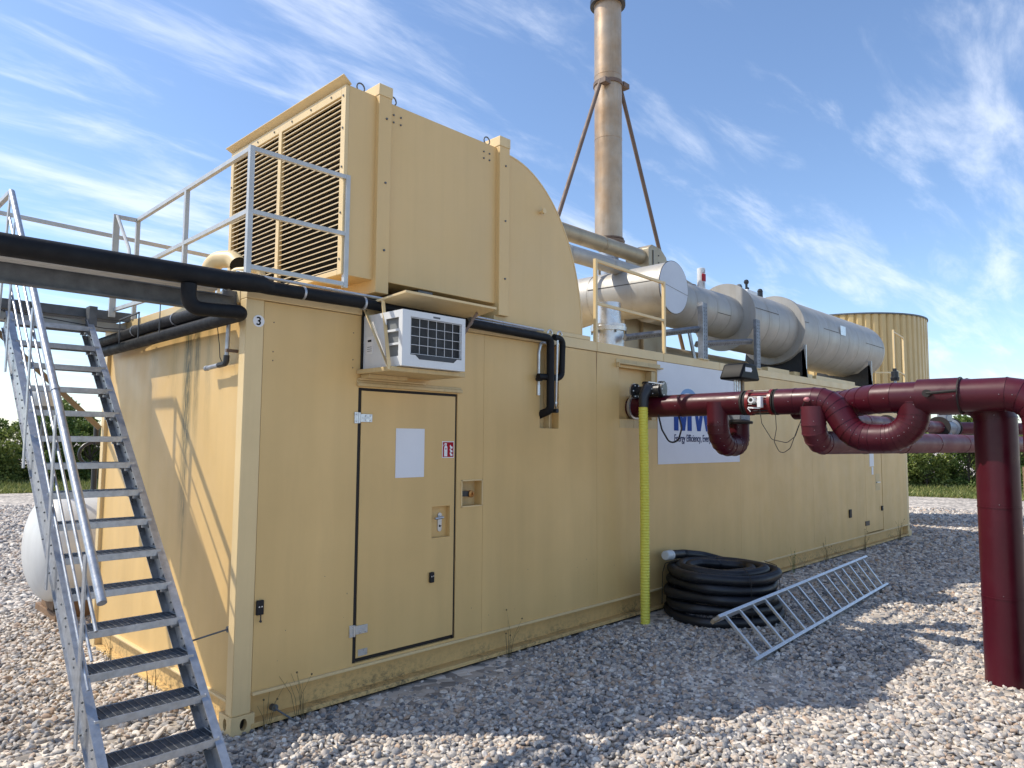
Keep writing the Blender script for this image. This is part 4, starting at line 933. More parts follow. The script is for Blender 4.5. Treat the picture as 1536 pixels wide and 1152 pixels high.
# ------------------------------------------------------------------ exhaust train on the roof
def clad_x(parent, segs, yc, zc, n=48, m='clad'):
    for x0, x1, r_ in segs:
        MB().lathe((x0, yc, zc), (1, 0, 0), [(0.0, r_-0.02), (0.0, r_), (x1-x0, r_), (x1-x0+0.001, r_+0.0015), (x1-x0+0.012, r_+0.0015), (x1-x0+0.012, r_-0.01)], n).build('cladding_section', M[m], parent, ang=40)
YC = 0.52
ex_ = thing('exhaust_silencer', (9.5, YC, 2.9), 'long silver clad exhaust silencer lying along the container roof', 'silencer')
clad_x(ex_, [(5.55, 6.18, 0.315), (6.20, 6.72, 0.315), (6.74, 7.10, 0.315), (7.12, 7.50, 0.315)], YC, 3.700)
MB().lathe((7.48, YC, 3.698), (1, 0, 0), [(0, 0.30), (0, 0.495), (0.012, 0.497), (0.03, 0.490), (0.06, 0.455)], 56).build('end_disc', M['clad'], ex_, ang=20)
clad_x(ex_, [(7.54, 8.02, 0.452), (8.04, 8.36, 0.452), (8.38, 8.72, 0.452), (8.74, 9.08, 0.452)], YC, 3.695)
MB().lathe((9.06, YC, 3.69), (1, 0, 0), [(0, 0.44), (0, 0.556), (0.02, 0.562), (0.10, 0.562), (0.12, 0.545)], 56).build('end_disc', M['clad'], ex_, ang=20)
segs = []; xx = 9.18
for w_ in (0.50, 0.46, 0.50, 0.40, 0.50, 0.60, 0.75): segs.append((xx, xx+w_-0.02, 0.535)); xx += w_
clad_x(ex_, segs, YC, 3.69)
pr = [(0, 0.52), (0.0, 0.535)] + [(0.42*sin(pi/2*k/10), 0.20+0.335*cos(pi/2*k/10)) for k in range(1, 11)] + [(0.43, 0.0)]
MB().lathe((xx, YC, 3.69), (1, 0, 0), pr, 48).build('domed_end', M['clad'], ex_, ang=40)
sm = MB()
def lseam(x0, x1, r_, th, zc):
    y, z = YC-r_*cos(R(th)), zc+r_*sin(R(th)); sm.bar((x0, y, z), (x1, y, z), 0.010, 0.006, (0, 1, 0))
lseam(6.74, 7.10, 0.316, -12, 3.70); lseam(7.54, 8.36, 0.453, 14, 3.695); lseam(9.9, 10.9, 0.536, 8, 3.69); lseam(11.9, 12.9, 0.536, 4, 3.69); lseam(9.06, 9.20, 0.563, 8, 3.69)
sm.build('lap_joints', M['seam'], ex_)
MB().box(10.62, 10.86, -0.022, -0.016, 3.74, 3.90).build('data_plate', M['alu'], ex_)
for x in (9.15, 12.20):
    MB().prism([(x, 2.90), (x+0.02, 2.90), (x+0.02, 3.42), (x, 3.42)], 'y', -0.005, 0.06).build('saddle_leg', M['alu'], ex_)
    MB().prism([(-0.02, 2.90), (1.06, 2.90), (1.00, 3.36), (0.80, 3.20), (0.52, 3.15), (0.24, 3.20), (0.03, 3.36)], 'x', x, x+0.02).build('saddle_plate', M['iron'], ex_)
tc_ = thing('exhaust_inlet_drum', (5.43, 0.9, 3.4), 'silver clad drum with a flat round end plate facing the yard', 'drum')
MB().lathe((5.43, 0.10, 3.752), (0, 1, 0), [(0.0, 0.29), (0.0, 0.316), (1.10, 0.316)], 48).build('cladding_section', M['clad'], tc_)
MB().sweep([(5.43, 1.22, 3.752), (5.41, 1.45, 3.745), (5.38, 1.68, 3.70), (5.36, 1.86, 3.58), (5.35, 1.95, 3.40)], [0.320, 0.322, 0.322, 0.32, 0.31], 40).build('cladding_section', M['clad'], tc_)
MB().lathe((5.43, 0.098, 3.752), (0, -1, 0), [(0.0, 0.0), (0.0, 0.322), (0.008, 0.322), (0.012, 0.316), (0.012, 0.0)], 56).build('end_plate', M['capwhite'], tc_, ang=25)
MB().lathe((5.43, 0.099, 3.752), (0, -1, 0), [(0.0, 0.318), (0.0, 0.328), (0.008, 0.328), (0.008, 0.318)], 56, caps=False).build('rim', M['seam'], tc_, ang=25)
MB().bar((5.43-0.310, 0.12, 3.80), (5.43-0.310, 1.18, 3.82), 0.006, 0.012, (1, 0, 0)).bar((5.13, 0.084, 3.775), (5.735, 0.084, 3.695), 0.003, 0.002, (0, 0, 1)).build('lap_joints', M['seam'], tc_)
MB().cyl((5.20, 1.05, 4.02), (5.20, 1.05, 4.16), 0.018).cyl((5.18, 1.04, 4.18), (5.22, 1.00, 4.18), 0.045, 16).build('lifting_eye', M['clad_tan'], tc_)
fc = thing('flanged_duct_stub', (5.1, 0.8, 2.9), 'short bright vertical duct with a flange under the silver drum', 'duct')
FX, FY = 4.72, 0.55
MB().lathe((FX, FY, 2.90), (0, 0, 1), [(0, 0.185), (0.27, 0.185)], 36).build('duct_body', M['alu'], fc)
MB().lathe((FX, FY, 3.17), (0, 0, 1), [(0, 0.185), (0, 0.212), (0.05, 0.215), (0.055, 0.205), (0.08, 0.205), (0.085, 0.150), (0.34, 0.145)], 36).build('flange', M['alu'], fc, ang=25)
for k in range(6): MB().cyl((FX+0.2*cos(k*1.05), FY+0.2*sin(k*1.05), 3.14), (FX+0.2*cos(k*1.05), FY+0.2*sin(k*1.05), 3.17), 0.01, 6).build('flange_bolt', M['galv_dark'], fc)
up1 = thing('upper_exhaust_pipe', (4.8, 1.0, 4.4), 'tan stained exhaust pipe leaving the duct at the top', 'pipe')
for a, b in ((3.2, 4.3), (4.31, 5.2), (5.21, 6.06)): MB().lathe((a, 1.0, 4.415), (1, 0, 0), [(0, 0.098), (0, 0.101), (b-a-0.02, 0.101), (b-a-0.02, 0.105), (b-a, 0.105)], 28).build('cladding_section', M['clad_tan'], up1)
up2 = thing('lower_exhaust_pipe', (4.8, 0.8, 4.1), 'silver clad pipe just below the tan exhaust pipe', 'pipe')
for a, b in ((3.2, 4.25), (4.26, 5.1), (5.11, 6.4)): MB().lathe((a, 0.8, 4.085), (1, 0, 0), [(0, 0.094), (0, 0.097), (b-a-0.02, 0.097), (b-a-0.02, 0.101), (b-a, 0.101)], 28).build('cladding_section', M['clad'], up2)
bx = thing('exhaust_junction_box', (6.3, 1.0, 4.3), 'beige clad elbow box where the tan pipe ends', 'duct')
MB().prism([(6.06, 4.20), (6.06, 4.52), (6.14, 4.58), (6.36, 4.56), (6.50, 4.46), (6.56, 4.30), (6.56, 4.10)], 'y', 0.86, 1.25).build('box_shell', M['clad_tan'], bx, bevel=0.01)
MB().box(6.15, 6.16, 0.85, 0.862, 4.15, 4.50).ball((6.3, 0.86, 4.45), 0.012, 6).ball((6.3, 0.86, 4.35), 0.012, 6).ball((6.62, 0.95, 4.40), 0.06, 8).ball((6.70, 1.0, 4.36), 0.055, 8).build('box_fittings', M['iron'], bx)
MB().box(6.1, 6.5, 0.9, 1.2, 2.90, 4.20).build('box_support', M['clad_tan'], bx)
# second exhaust line behind
s2 = thing('rear_exhaust_pipe', (8, 1.35, 4.0), 'tan grey clad pipe lying behind the silver silencer', 'pipe')
MB().sweep([(6.5, 1.35, 4.30), (7.4, 1.35, 4.28), (8.4, 1.35, 4.12), (9.3, 1.35, 4.0)], 0.20, 24).build('cladding_section', M['clad_tan'], s2)
MB().sweep([(6.9, 1.10, 4.20), (7.5, 1.10, 4.16)], 0.10, 14).ball((7.55, 1.05, 4.22), 0.07, 8).build('pipe_fitting', M['brownbar'], s2)
tag(MB().lathe((7.62, 0.95, 3.9), (0, 0, 1), [(0, 0.062), (0.62, 0.062), (0.625, 0.05)], 20).build('sampling_tube', M['white']), 'white vertical tube with a red mark standing beside the silencer disc', 'tube')
tag(MB().box(7.54, 7.62, 0.872, 0.892, 4.31, 4.42).build('red_tag', M['firered']), 'small red tag fixed on the white vertical tube', 'tag')
tag(MB().cyl((7.56, 0.87, 4.44), (7.56, 0.87, 4.48), 0.022).cyl((7.56, 0.87, 4.10), (7.56, 0.87, 4.3), 0.012).build('tube_valve', M['galv']), 'tiny valve on the side of the white vertical tube', 'valve')
tp = thing('top_probe_housing', (8.7, 0.9, 4.0), 'white probe housing with a black valve on the silencer top', 'sensor')
MB().box(8.75, 9.10, 0.75, 1.0, 4.05, 4.36).build('housing', M['white'], tp, bevel=0.02)
MB().cyl((8.95, 0.87, 4.36), (8.95, 0.87, 4.50), 0.02).ball((8.95, 0.87, 4.52), 0.045, 8).ball((9.0, 0.87, 4.42), 0.025, 6).build('black_valve', M['iron'], tp)
tag(MB().cyl((8.55, 0.80, 4.05), (8.55, 0.80, 4.34), 0.02).ball((8.55, 0.80, 4.36), 0.055, 8).bar((8.55, 0.8, 4.34), (8.38, 0.78, 4.30), 0.02, 0.02).build('grey_probe', M['galv_dark']), 'grey lever probe left of the white housing on the silencer', 'probe')
tag(MB().cyl((9.45, 0.87, 4.05), (9.45, 0.87, 4.42), 0.045).ball((9.45, 0.87, 4.44), 0.05, 8).build('black_probe', M['iron']), 'short black probe right of the white housing on the silencer', 'probe')
lc = thing('low_roof_pipe', (7.5, 0.95, 3.0), 'dull tan pipe lying on the roof under the silencer', 'pipe')
MB().sweep([(5.9, 0.95, 3.06), (8.9, 0.95, 3.06)], 0.155, 24).build('cladding_section', M['clad_tan'], lc)
rd = thing('rounded_roof_duct', (5.4, 1.2, 3.0), 'beige duct with a rounded end standing under the silver drum', 'duct')
MB().prism([(5.75, 2.90), (6.1, 2.95), (6.22, 3.10), (6.25, 3.45), (5.75, 3.50)], 'y', 0.75, 1.3).box(5.40, 5.74, 0.8, 1.3, 2.9, 3.5).build('duct_body', M['clad_tan'], rd, bevel=0.01)
MB().bar((6.35, 0.45, 3.45), (6.55, 0.45, 2.92), 0.06, 0.02, (1, 0, 0)).bar((6.70, 0.45, 3.45), (6.74, 0.45, 2.92), 0.03, 0.03).build('duct_brace', M['galv'], rd)
# perforated strut frames
sf = thing('perforated_strut_frame', (6.5, 0.0, 2.9), 'galvanised slotted steel posts bolted on the roof rim', 'frame')
def strut(p, q, w, hname):
    o = MB().bar(p, q, w, 0.045, (1, 0, 0)).build(hname, M['strut'], sf, bevel=0.003)
    b = MB(); P0, P1 = Vector(p), Vector(q); L_ = (P1-P0).length; d = (P1-P0).normalized(); k = 0.03
    while k < L_-0.02:
        c = P0+d*k
        for o_ in (-w*0.22, w*0.22):
            off = Vector((o_, -0.0235, 0)) if abs(d.z) > 0.8 else Vector((0, -0.0235, o_)); b.bar(c+off-d*0.007, c+off+d*0.007, 0.007, 0.002, (1, 0, 0))
        k += 0.045
    b.build('slots', M['gasket'], o)
    return o
strut((5.97, 0.0, 2.902), (5.97, 0.0, 3.625), 0.120, 'post'); strut((7.45, 0.0, 2.902), (7.45, 0.0, 3.600), 0.115, 'post')
MB().box(5.895, 5.905, -0.035, 0.04, 2.902, 3.625).build('post_lip', M['galv'], sf)
strut((5.90, 0.04, 3.29), (4.62, 0.25, 3.06), 0.07, 'crossbar'); strut((7.38, 0.05, 3.29), (6.04, 0.15, 3.12), 0.07, 'crossbar')
for x in (5.95, 7.43): MB().box(x-0.10, x+0.10, -0.03, 0.06, 2.9005, 2.912).build('foot_plate', M['beige_trim'], sf)
# tan railing
tr_ = thing('beige_roof_railing', (4.4, 0.0, 2.9), 'slim beige tube railing on the roof rim in front of the silver drum', 'railing')
for z0_, z1_ in ((3.755, 3.730), (3.305, 3.285)): MB().bar((3.768, 0.0, z0_), (5.035, 0.0, z1_), 0.028, 0.028, (0, 1, 0)).build('rail', M['beige_trim'], tr_)
for x, z in ((3.75, 3.772), (5.05, 3.745)): MB().bar((x, 0.0, 2.90), (x, 0.0, z), 0.034, 0.034, (1, 0, 0)).build('post', M['beige_trim'], tr_)
# chimney
ch_ = thing('exhaust_stack', (5.97, 1.47, 2.9), 'tall heat stained steel exhaust stack with two struts', 'chimney')
SXc, SYc, SR = 5.97, 1.47, 0.196
MB().lathe((SXc, SYc, 2.90), (0, 0, 1), [(0, 0.14), (1.80, 0.14)], 28).build('stack_base', M['galv'], ch_)
MB().lathe((SXc, SYc, 4.66), (0, 0, 1), [(0, 0.15), (0, 0.225), (0.035, 0.23), (0.035, 0.20), (0.05, 0.20), (0.05, 0.215), (0.07, 0.215), (0.07, 0.19)], 32).build('base_flange', M['brownbar'], ch_, ang=25)
for a, b in ((4.72, 6.18), (6.18, 7.12), (7.12, 8.20), (8.20, 9.6)):
    MB().lathe((SXc, SYc, a), (0, 0, 1), [(0, SR), (b-a-0.014, SR), (b-a-0.012, SR+0.003), (b-a, SR+0.003)], 40, caps=True).build('stack_section', M['stain'], ch_)
MB().lathe((SXc, SYc, 6.97), (0, 0, 1), [(0, SR), (0, SR+0.016), (0.05, SR+0.016), (0.05, SR)], 36).build('strut_collar', M['brownbar'], ch_, ang=25)
MB().lathe((SXc, SYc, 8.19), (0, 0, 1), [(0, SR), (0, SR+0.06), (0.07, SR+0.06), (0.07, SR)], 36).build('top_flange', M['iron'], ch_, ang=25)
MB().sweep([(6.19, 1.42, 7.06), (8.05, 1.42, 2.92)], 0.030, 12).build('strut', M['brownbar'], ch_)
MB().sweep([(5.73, 1.42, 6.96), (4.02, 1.42, 2.92)], 0.030, 12).build('strut', M['brownbar'], ch_)
MB().box(6.12, 6.26, 1.30, 1.40, 6.99, 7.06).box(5.68, 5.80, 1.30, 1.40, 6.90, 6.97).build('strut_lugs', M['brownbar'], ch_)

# ------------------------------------------------------------------ maroon pipework
RV = []
def clad_pipe(parent, pts, r, fr_, gore=4, maxlen=0.55, m='maroon', n=28, name='cladding_section'):
    path = fillet(pts, fr_, gore); P_ = [path[0]]
    for p in path[1:]:
        d = (p-P_[-1]).length
        if d < 1e-4: continue
        k = max(1, int(math.ceil(d/maxlen))) if d > 0.25 else 1; a = P_[-1].copy()
        for q in range(1, k+1): P_.append(a.lerp(p, q/k))
    u = None; prev = None
    for i in range(len(P_)-1):
        a, b = P_[i], P_[i+1]; d = (b-a).normalized()
        if u is None: u, v = frame(d)
        else: q = prev.rotation_difference(d); u = q @ u; v = q @ v
        prev = d
        pa = d if i == 0 else ((a-P_[i-1]).normalized()+d).normalized(); pb = d if i == len(P_)-2 else ((P_[i+2]-b).normalized()+d).normalized()
        L_ = (b-a).length; lip = min(0.010, L_*0.2)
        rings = []
        for c, pl, rr_ in ((a, pa, r), (b-d*lip, pb, r), (b-d*lip, pb, r+0.0035), (b+d*0.001, pb, r+0.0035)):
            ring = []
            for k in range(n):
                o = (u*cos(2*pi*k/n)+v*sin(2*pi*k/n))*rr_; o = o-d*(o.dot(pl)/max(0.3, d.dot(pl))); ring.append(c+o)
            rings.append(ring)
        vs = [x for r__ in rings for x in r__]; fs = []
        for i2 in range(3):
            for k in range(n): fs.append((i2*n+k, i2*n+(k+1) % n, (i2+1)*n+(k+1) % n, (i2+1)*n+k))
        fs.append(tuple(range(n-1, -1, -1))); fs.append(tuple(3*n+k for k in range(n)))
        mb = MB(); mb.add(vs, fs); mb.build(name, M[m], parent, ang=30)
        tocam = (CAM-b); tocam = (tocam-d*tocam.dot(d)).normalized()
        RV.append((b-d*0.03+tocam*(r+0.001)).copy()); RV.append((a+d*0.02+tocam*(r+0.001)).copy())
RX = 4.5
ra = thing('maroon_main_pipe', (RX, -1.0, 2.25), 'maroon clad pipe coming out of the container wall, up to the valve', 'pipe')
clad_pipe(ra, [(RX, 0.10, 2.25), (RX, -1.245, 2.257)], 0.116, 0.2, maxlen=0.72)
MB().lathe((RX, 0.05, 2.25), (0, -1, 0), [(0, 0.10), (0.0, 0.135), (0.03, 0.135), (0.035, 0.12)], 32).build('wall_flange', M['alu'], ra, ang=25)
MB().lathe((RX, -1.245, 2.257), (0, -1, 0), [(0, 0.118), (0.022, 0.122), (0.024, 0.108), (0.04, 0.108), (0.042, 0.122), (0.062, 0.118)], 32).build('flange_seal', M['gasket'], ra, ang=25)
bv_ = thing('butterfly_valve', (RX, -1.42, 2.25), 'red flanged butterfly valve with a white position indicator', 'valve')
MB().lathe((RX, -1.307, 2.257), (0, -1, 0), [(0, 0.10), (0, 0.124), (0.03, 0.124), (0.035, 0.100), (0.215, 0.100), (0.22, 0.124), (0.25, 0.124), (0.25, 0.1)], 36).build('valve_body', M['red'], bv_, ang=25)
vbolt = MB()
for k in range(10):
    a = 2*pi*k/10+0.2; vbolt.cyl((RX+0.113*cos(a), -1.33, 2.257+0.113*sin(a)), (RX+0.113*cos(a), -1.53, 2.257+0.113*sin(a)), 0.006, 6)
vbolt.build('valve_bolts', M['iron'], bv_)
MB().cyl((RX-0.09, -1.40, 2.265), (RX-0.175, -1.40, 2.272), 0.030, 20).cyl((RX-0.09, -1.46, 2.25), (RX-0.15, -1.46, 2.25), 0.016, 10).build('indicator', M['white'], bv_)
MB().cyl((RX-0.176, -1.40, 2.275), (RX-0.178, -1.40, 2.275), 0.017, 14).build('indicator_lens', M['gasket'], bv_)
MB().box(RX-0.165, RX-0.11, -1.495, -1.455, 2.20, 2.305).build('actuator_box', M['printwhite'], bv_, bevel=0.006)
MB().bar((RX-0.13, -1.35, 2.205), (RX-0.13, -1.47, 2.195), 0.008, 0.014).bar((RX-0.13, -1.345, 2.20), (RX-0.13, -1.375, 2.165), 0.006, 0.006).build('linkage', M['printwhite'], bv_)
MB().bar((RX-0.10, -1.33, 2.355), (RX-0.10, -1.54, 2.352), 0.010, 0.010).build('guard_bar', M['brownbar'], bv_)
wl_ = MB()
wl_.sweep(fillet([(RX-0.14, -1.47, 2.19), (RX-0.14, -1.49, 2.05), (RX-0.13, -1.58, 1.90), (RX-0.13, -1.72, 1.87), (RX-0.13, -1.80, 1.93), (RX-0.12, -1.86, 2.10), (RX-0.125, -1.84, 2.14), (RX-0.13, -1.90, 2.26)], 0.05, 5), 0.0035, 6)
wl_.sweep(fillet([(RX-0.11, -1.61, 2.15), (RX-0.12, -1.62, 2.0), (RX-0.13, -1.60, 1.88), (RX-0.13, -1.66, 1.76), (RX-0.13, -1.75, 1.82), (RX-0.13, -1.83, 2.02), (RX-0.12, -1.88, 2.12)], 0.05, 5), 0.0035, 6)
tag(wl_.build('sensor_cables', M['gasket']), 'thin black cables looping under the maroon pipe', 'cable')
MB_k = MB().ball((RX-0.125, -1.91, 2.262), 0.030, 12, (0.8, 1, 0.75)); tag(MB_k.build('pressure_sensor', M['pinkish']), 'pink round sensor on the maroon pipe between valve and loop', 'sensor')
rb = thing('maroon_expansion_loop', (RX, -2.4, 2.0), 'maroon segmented pipe that dips in a U between two pipe runs', 'pipe')
MB().lathe((RX, -1.560, 2.257), (0, -1, 0), [(0, 0.118), (0.012, 0.124), (0.014, 0.108), (0.022, 0.108), (0.024, 0.126), (0.040, 0.120)], 32).build('flange_seal', M['gasket'], rb, ang=25)
clad_pipe(rb, [(RX, -1.60, 2.257), (RX, -2.07, 2.257), (RX, -2.27, 1.915), (RX, -2.60, 1.915), (RX, -2.745, 2.03), (RX, -2.745, 2.22)], 0.121, 0.24, gore=4, maxlen=0.26, n=32)
rc = thing('maroon_header_pipe', (RX, -2.9, 2.26), 'wide maroon header pipe running to the right edge and turning down', 'pipe')
clad_pipe(rc, [(4.98, -1.55, 2.23), (4.94, -2.02, 2.235), (RX, -2.46, 2.258), (RX, -2.79, 2.258)], 0.128, 0.35, gore=2, maxlen=0.24)
clad_pipe(rc, [(RX, -2.79, 2.258), (RX, -3.10, 2.258)], 0.146, 0.2, maxlen=0.5, name='sleeve')
clad_pipe(rc, [(RX, -3.10, 2.258), (RX, -3.62, 2.258), (RX, -3.62, -0.03)], 0.130, 0.22, gore=4, maxlen=0.75)
MB().lathe((RX, -3.090, 2.258), (0, -1, 0), [(0, 0.14), (0, 0.1515), (0.009, 0.1515), (0.012, 0.14)], 36).build('end_seal', M['gasket'], rc, ang=25)
MB().cyl((RX-0.14, -2.89, 2.275), (RX-0.19, -2.89, 2.275), 0.030, 14).sweep([(RX-0.18, -2.89, 2.275), (RX-0.19, -2.96, 2.278), (RX-0.18, -3.10, 2.287)], 0.013, 8).build('lever_handle', M['gasket'], rc)
rd_ = thing('maroon_standpipe', (4.76, -3.27, 0.0), 'thick maroon standpipe rising from the gravel at right', 'pipe')
clad_pipe(rd_, [(4.72, -2.88, 2.262), (4.76, -3.27, 2.262), (4.76, -3.27, -0.04)], 0.150, 0.30, gore=4, maxlen=1.05, n=36)
re_ = thing('maroon_side_branch', (RX, -1.93, 1.9), 'maroon branch pipe dropping and leading away behind the loop', 'pipe')
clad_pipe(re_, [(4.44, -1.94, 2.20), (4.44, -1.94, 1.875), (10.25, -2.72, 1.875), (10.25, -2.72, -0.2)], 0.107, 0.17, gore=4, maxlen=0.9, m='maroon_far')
rf = thing('maroon_thin_rear_pipe', (9, -1.9, 2.1), 'thinner maroon pipe with grey valve seen under the header', 'pipe')
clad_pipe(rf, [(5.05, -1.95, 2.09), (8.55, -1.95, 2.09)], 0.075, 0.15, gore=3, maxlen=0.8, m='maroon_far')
MB().lathe((6.42, -1.95, 2.09), (1, 0, 0), [(0, 0.095), (0.05, 0.095)], 24).build('pipe_flange', M['gasket'], rf, ang=30)
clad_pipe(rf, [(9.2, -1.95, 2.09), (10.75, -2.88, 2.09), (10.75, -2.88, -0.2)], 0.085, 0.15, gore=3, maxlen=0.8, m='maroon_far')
gv = thing('grey_gate_valve', (8.9, -1.95, 2.1), 'grey cast valve with black flanges on the thin rear pipe', 'valve')
MB().lathe((8.60, -1.95, 2.09), (1, 0, 0), [(0, 0.125), (0.04, 0.125), (0.06, 0.100), (0.50, 0.100), (0.52, 0.125), (0.56, 0.125)], 24).lathe((8.88, -1.95, 2.06), (0, 0, -1), [(0, 0.08), (0.13, 0.08), (0.16, 0.15)], 20).build('valve_body', M['greyvalve'], gv, ang=30)
MB().lathe((8.55, -1.95, 2.09), (1, 0, 0), [(0, 0.14), (0.03, 0.14)], 24).lathe((9.17, -1.95, 2.09), (1, 0, 0), [(0, 0.14), (0.03, 0.14)], 24).lathe((8.88, -1.95, 1.90), (0, 0, 1), [(0, 0.17), (0.03, 0.17)], 24).build('flanges', M['gasket'], gv, ang=30)
MB().box(8.70, 8.98, -2.02, -1.90, 2.16, 2.30).build('actuator', M['greyvalve'], gv, bevel=0.02)
rg = thing('maroon_siphon_branch', (4.45, -1.0, 2.0), 'maroon U shaped siphon hanging from the main pipe in front of the sign', 'pipe')
clad_pipe(rg, [(4.46, -0.985, 2.27), (4.46, -0.985, 1.84), (4.90, -0.985, 1.84), (4.90, -0.985, 2.06)], 0.106, 0.20, gore=5, maxlen=0.20)
sv = thing('solenoid_valve', (4.93, -1.0, 2.2), 'grey valve under a black actuator head on slim columns', 'valve')
MB().lathe((4.90, -0.985, 2.065), (0, 0, 1), [(0, 0.14), (0.022, 0.145), (0.03, 0.13)], 24).build('flange', M['gasket'], sv, ang=25)
MB().box(4.80, 5.02, -1.06, -0.91, 2.095, 2.19).build('valve_body', M['greyvalve'], sv, bevel=0.015)
cm = MB()
for dx in (-0.07, -0.02, 0.035): cm.cyl((4.90+dx, -0.985, 2.19), (4.90+dx, -0.985, 2.56), 0.010, 8)
cm.build('columns', M['alu'], sv)
MB().box(4.955, 4.995, -1.01, -0.97, 2.19, 2.56).build('stem_cover', M['tanbar'], sv)
MB().prism([(4.70, 2.52), (5.13, 2.52), (5.13, 2.545), (5.06, 2.69), (4.80, 2.69), (4.70, 2.545)], 'y', -1.12, -0.88).build('actuator_head', M['headblack'], sv, bevel=0.02)
MB().prism([(4.795, 2.60), (4.93, 2.60), (4.95, 2.62), (4.93, 2.645), (4.80, 2.645)], 'y', -1.1205, -1.122).build('head_label', M['printwhite'], sv)
vr = thing('vent_nipple', (RX, -2.7, 2.4), 'black vent fitting standing on top of the maroon header', 'vent')
MB().cyl((5.1, -2.44, 2.36), (5.1, -2.44, 2.46), 0.014, 10).build('stem', M['galv'], vr)
MB().lathe((5.1, -2.44, 2.45), (0, 0, 1), [(0, 0.035), (0.03, 0.04), (0.035, 0.032), (0.085, 0.032), (0.09, 0.018), (0.115, 0.018)], 14).build('cap', M['iron'], vr, ang=30)
MB().cyl((5.1, -2.44, 2.15), (5.1, -2.44, 2.37), 0.02, 10).bar((5.1, -2.44, 2.2), (4.95, -2.1, 2.2), 0.03, 0.03).build('bracket', M['iron'], vr)
rvm = MB()
for p in RV[::2]: rvm.ball(p, 0.0032, 6)
tag(rvm.build('pipe_rivets', M['alu'], kind='stuff'), 'small bright rivets dotted over the maroon pipe cladding', 'rivets')

# ------------------------------------------------------------------ black valve and yellow hose
YX, YY = 4.285, -0.225
bk = thing('cast_iron_valve', (4.42, -0.2, 2.42), 'black cast iron angle valve with flanges above the maroon pipe', 'valve')
vz = 2.43
MB().lathe((4.40, -0.02, vz-0.01), (0, -1, 0), [(0, 0.085), (0.016, 0.085), (0.018, 0.05)], 24).build('rear_flange', M['alu'], bk, ang=25)
MB().lathe((4.40, -0.037, vz-0.01), (0, -1, 0), [(0, 0.082), (0.022, 0.082), (0.024, 0.045), (0.10, 0.050), (0.16, 0.062), (0.25, 0.066), (0.33, 0.060)], 24).build('valve_body', M['iron'], bk, ang=25)
MB().lathe((4.47, -0.16, vz+0.02), (0.25, -0.1, 1), [(0, 0.05), (0.035, 0.05), (0.037, 0.078), (0.055, 0.078), (0.057, 0.04)], 24).build('bonnet_flange', M['iron'], bk, ang=25)
MB().lathe((4.44, -0.325, vz), (0.2, -1, 0), [(0, 0.06), (0.0, 0.09), (0.022, 0.09), (0.024, 0.07), (0.034, 0.07), (0.034, 0.088), (0.052, 0.088)], 28).build('front_flange', M['iron'], bk, ang=25)
MB().sweep([(4.38, -0.25, vz+0.02), (4.34, -0.235, vz), (YX, YY, vz-0.08), (YX, YY, vz-0.20)], [0.062, 0.062, 0.054, 0.049], 18).build('outlet_elbow', M['iron'], bk)
MB().bar((4.33, -0.26, vz+0.075), (4.40, -0.40, vz+0.05), 0.022, 0.010).build('lever', M['alu'], bk)
bb = MB()
for k in range(6): a = k*pi/3; bb.ball((4.40+0.066*cos(a), -0.063, vz-0.01+0.066*sin(a)), 0.009, 6); bb.ball((4.455+0.072*cos(a), -0.39, vz+0.072*sin(a)), 0.009, 6); bb.ball((4.36+0.03*cos(a), -0.30, vz+0.055*sin(a)), 0.007, 6)
bb.build('flange_bolts', M['alu'], bk)
ptsY = []; rY = []; k = 0; z = 2.235
while z > -0.02:
    wob = 0.006*sin(z*2.2); ptsY.append((YX+wob, YY+0.004*sin(z*3), z)); rY.append(0.051 if k % 2 == 0 else 0.0455); z -= 0.0145; k += 1
tag(MB().sweep(ptsY, rY, 20).build('yellow_hose', M['yellow']), 'yellow corrugated hose hanging from the black valve to the gravel', 'hose')
tag(MB().sweep(fillet([(4.40, -0.33, 2.16), (4.42, -0.36, 2.0), (4.44, -0.44, 1.86), (4.46, -0.53, 1.88), (4.47, -0.57, 2.02), (4.47, -0.53, 2.16)], 0.08, 5), 0.009, 8).build('black_cable_loop', M['gasket']), 'thick black cable loop hanging under the pipe beside the yellow hose', 'cable')

# ------------------------------------------------------------------ coil of black hose
co = thing('coiled_black_hose', (5.07, -0.53, 0.0), 'big coil of black corrugated hose lying by the container', 'hose coil')
def coil(parent, cx, cy):
    pts, rad = [], []; rr_ = random.Random(9)
    R0 = 0.575; tr0 = 0.056; step = 0.0125; L_ = 0.0; th = 0.3
    layers = []
    for lay in range(5): layers.append((R0-(0.0 if lay % 2 == 0 else 0.02)-0.008*lay, 0.054+lay*0.106))
    layers += [(0.43, 0.515), (0.335, 0.500)]
    a = 0.0; i_ = 0; total = len(layers)*2*pi
    while a < total:
        f = a/(2*pi); l0 = int(f); fr2 = f-l0; A = layers[l0]; Bq = layers[min(l0+1, len(layers)-1)]
        s_ = max(0.0, (fr2-0.72)/0.28); s_ = s_*s_*(3-2*s_)
        rad_ = A[0]*(1-s_)+Bq[0]*s_; zz_ = A[1]*(1-s_)+Bq[1]*s_
        wob = 0.018*sin(3*a+l0*1.7)+0.012*sin(5.3*a); zw = 0.010*sin(2*a+l0)
        pts.append(Vector((cx+(rad_+wob)*cos(a+0.6), cy+(rad_+wob)*sin(a+0.6), zz_+zw))); rad.append(tr0 if i_ % 2 == 0 else tr0*0.90)
        a += step/rad_; i_ += 1
    return pts, rad
cp, cr_ = coil(co, 5.17, -0.62)
MB().sweep(cp, cr_, 12).build('hose', M['hose'], co, ang=60)
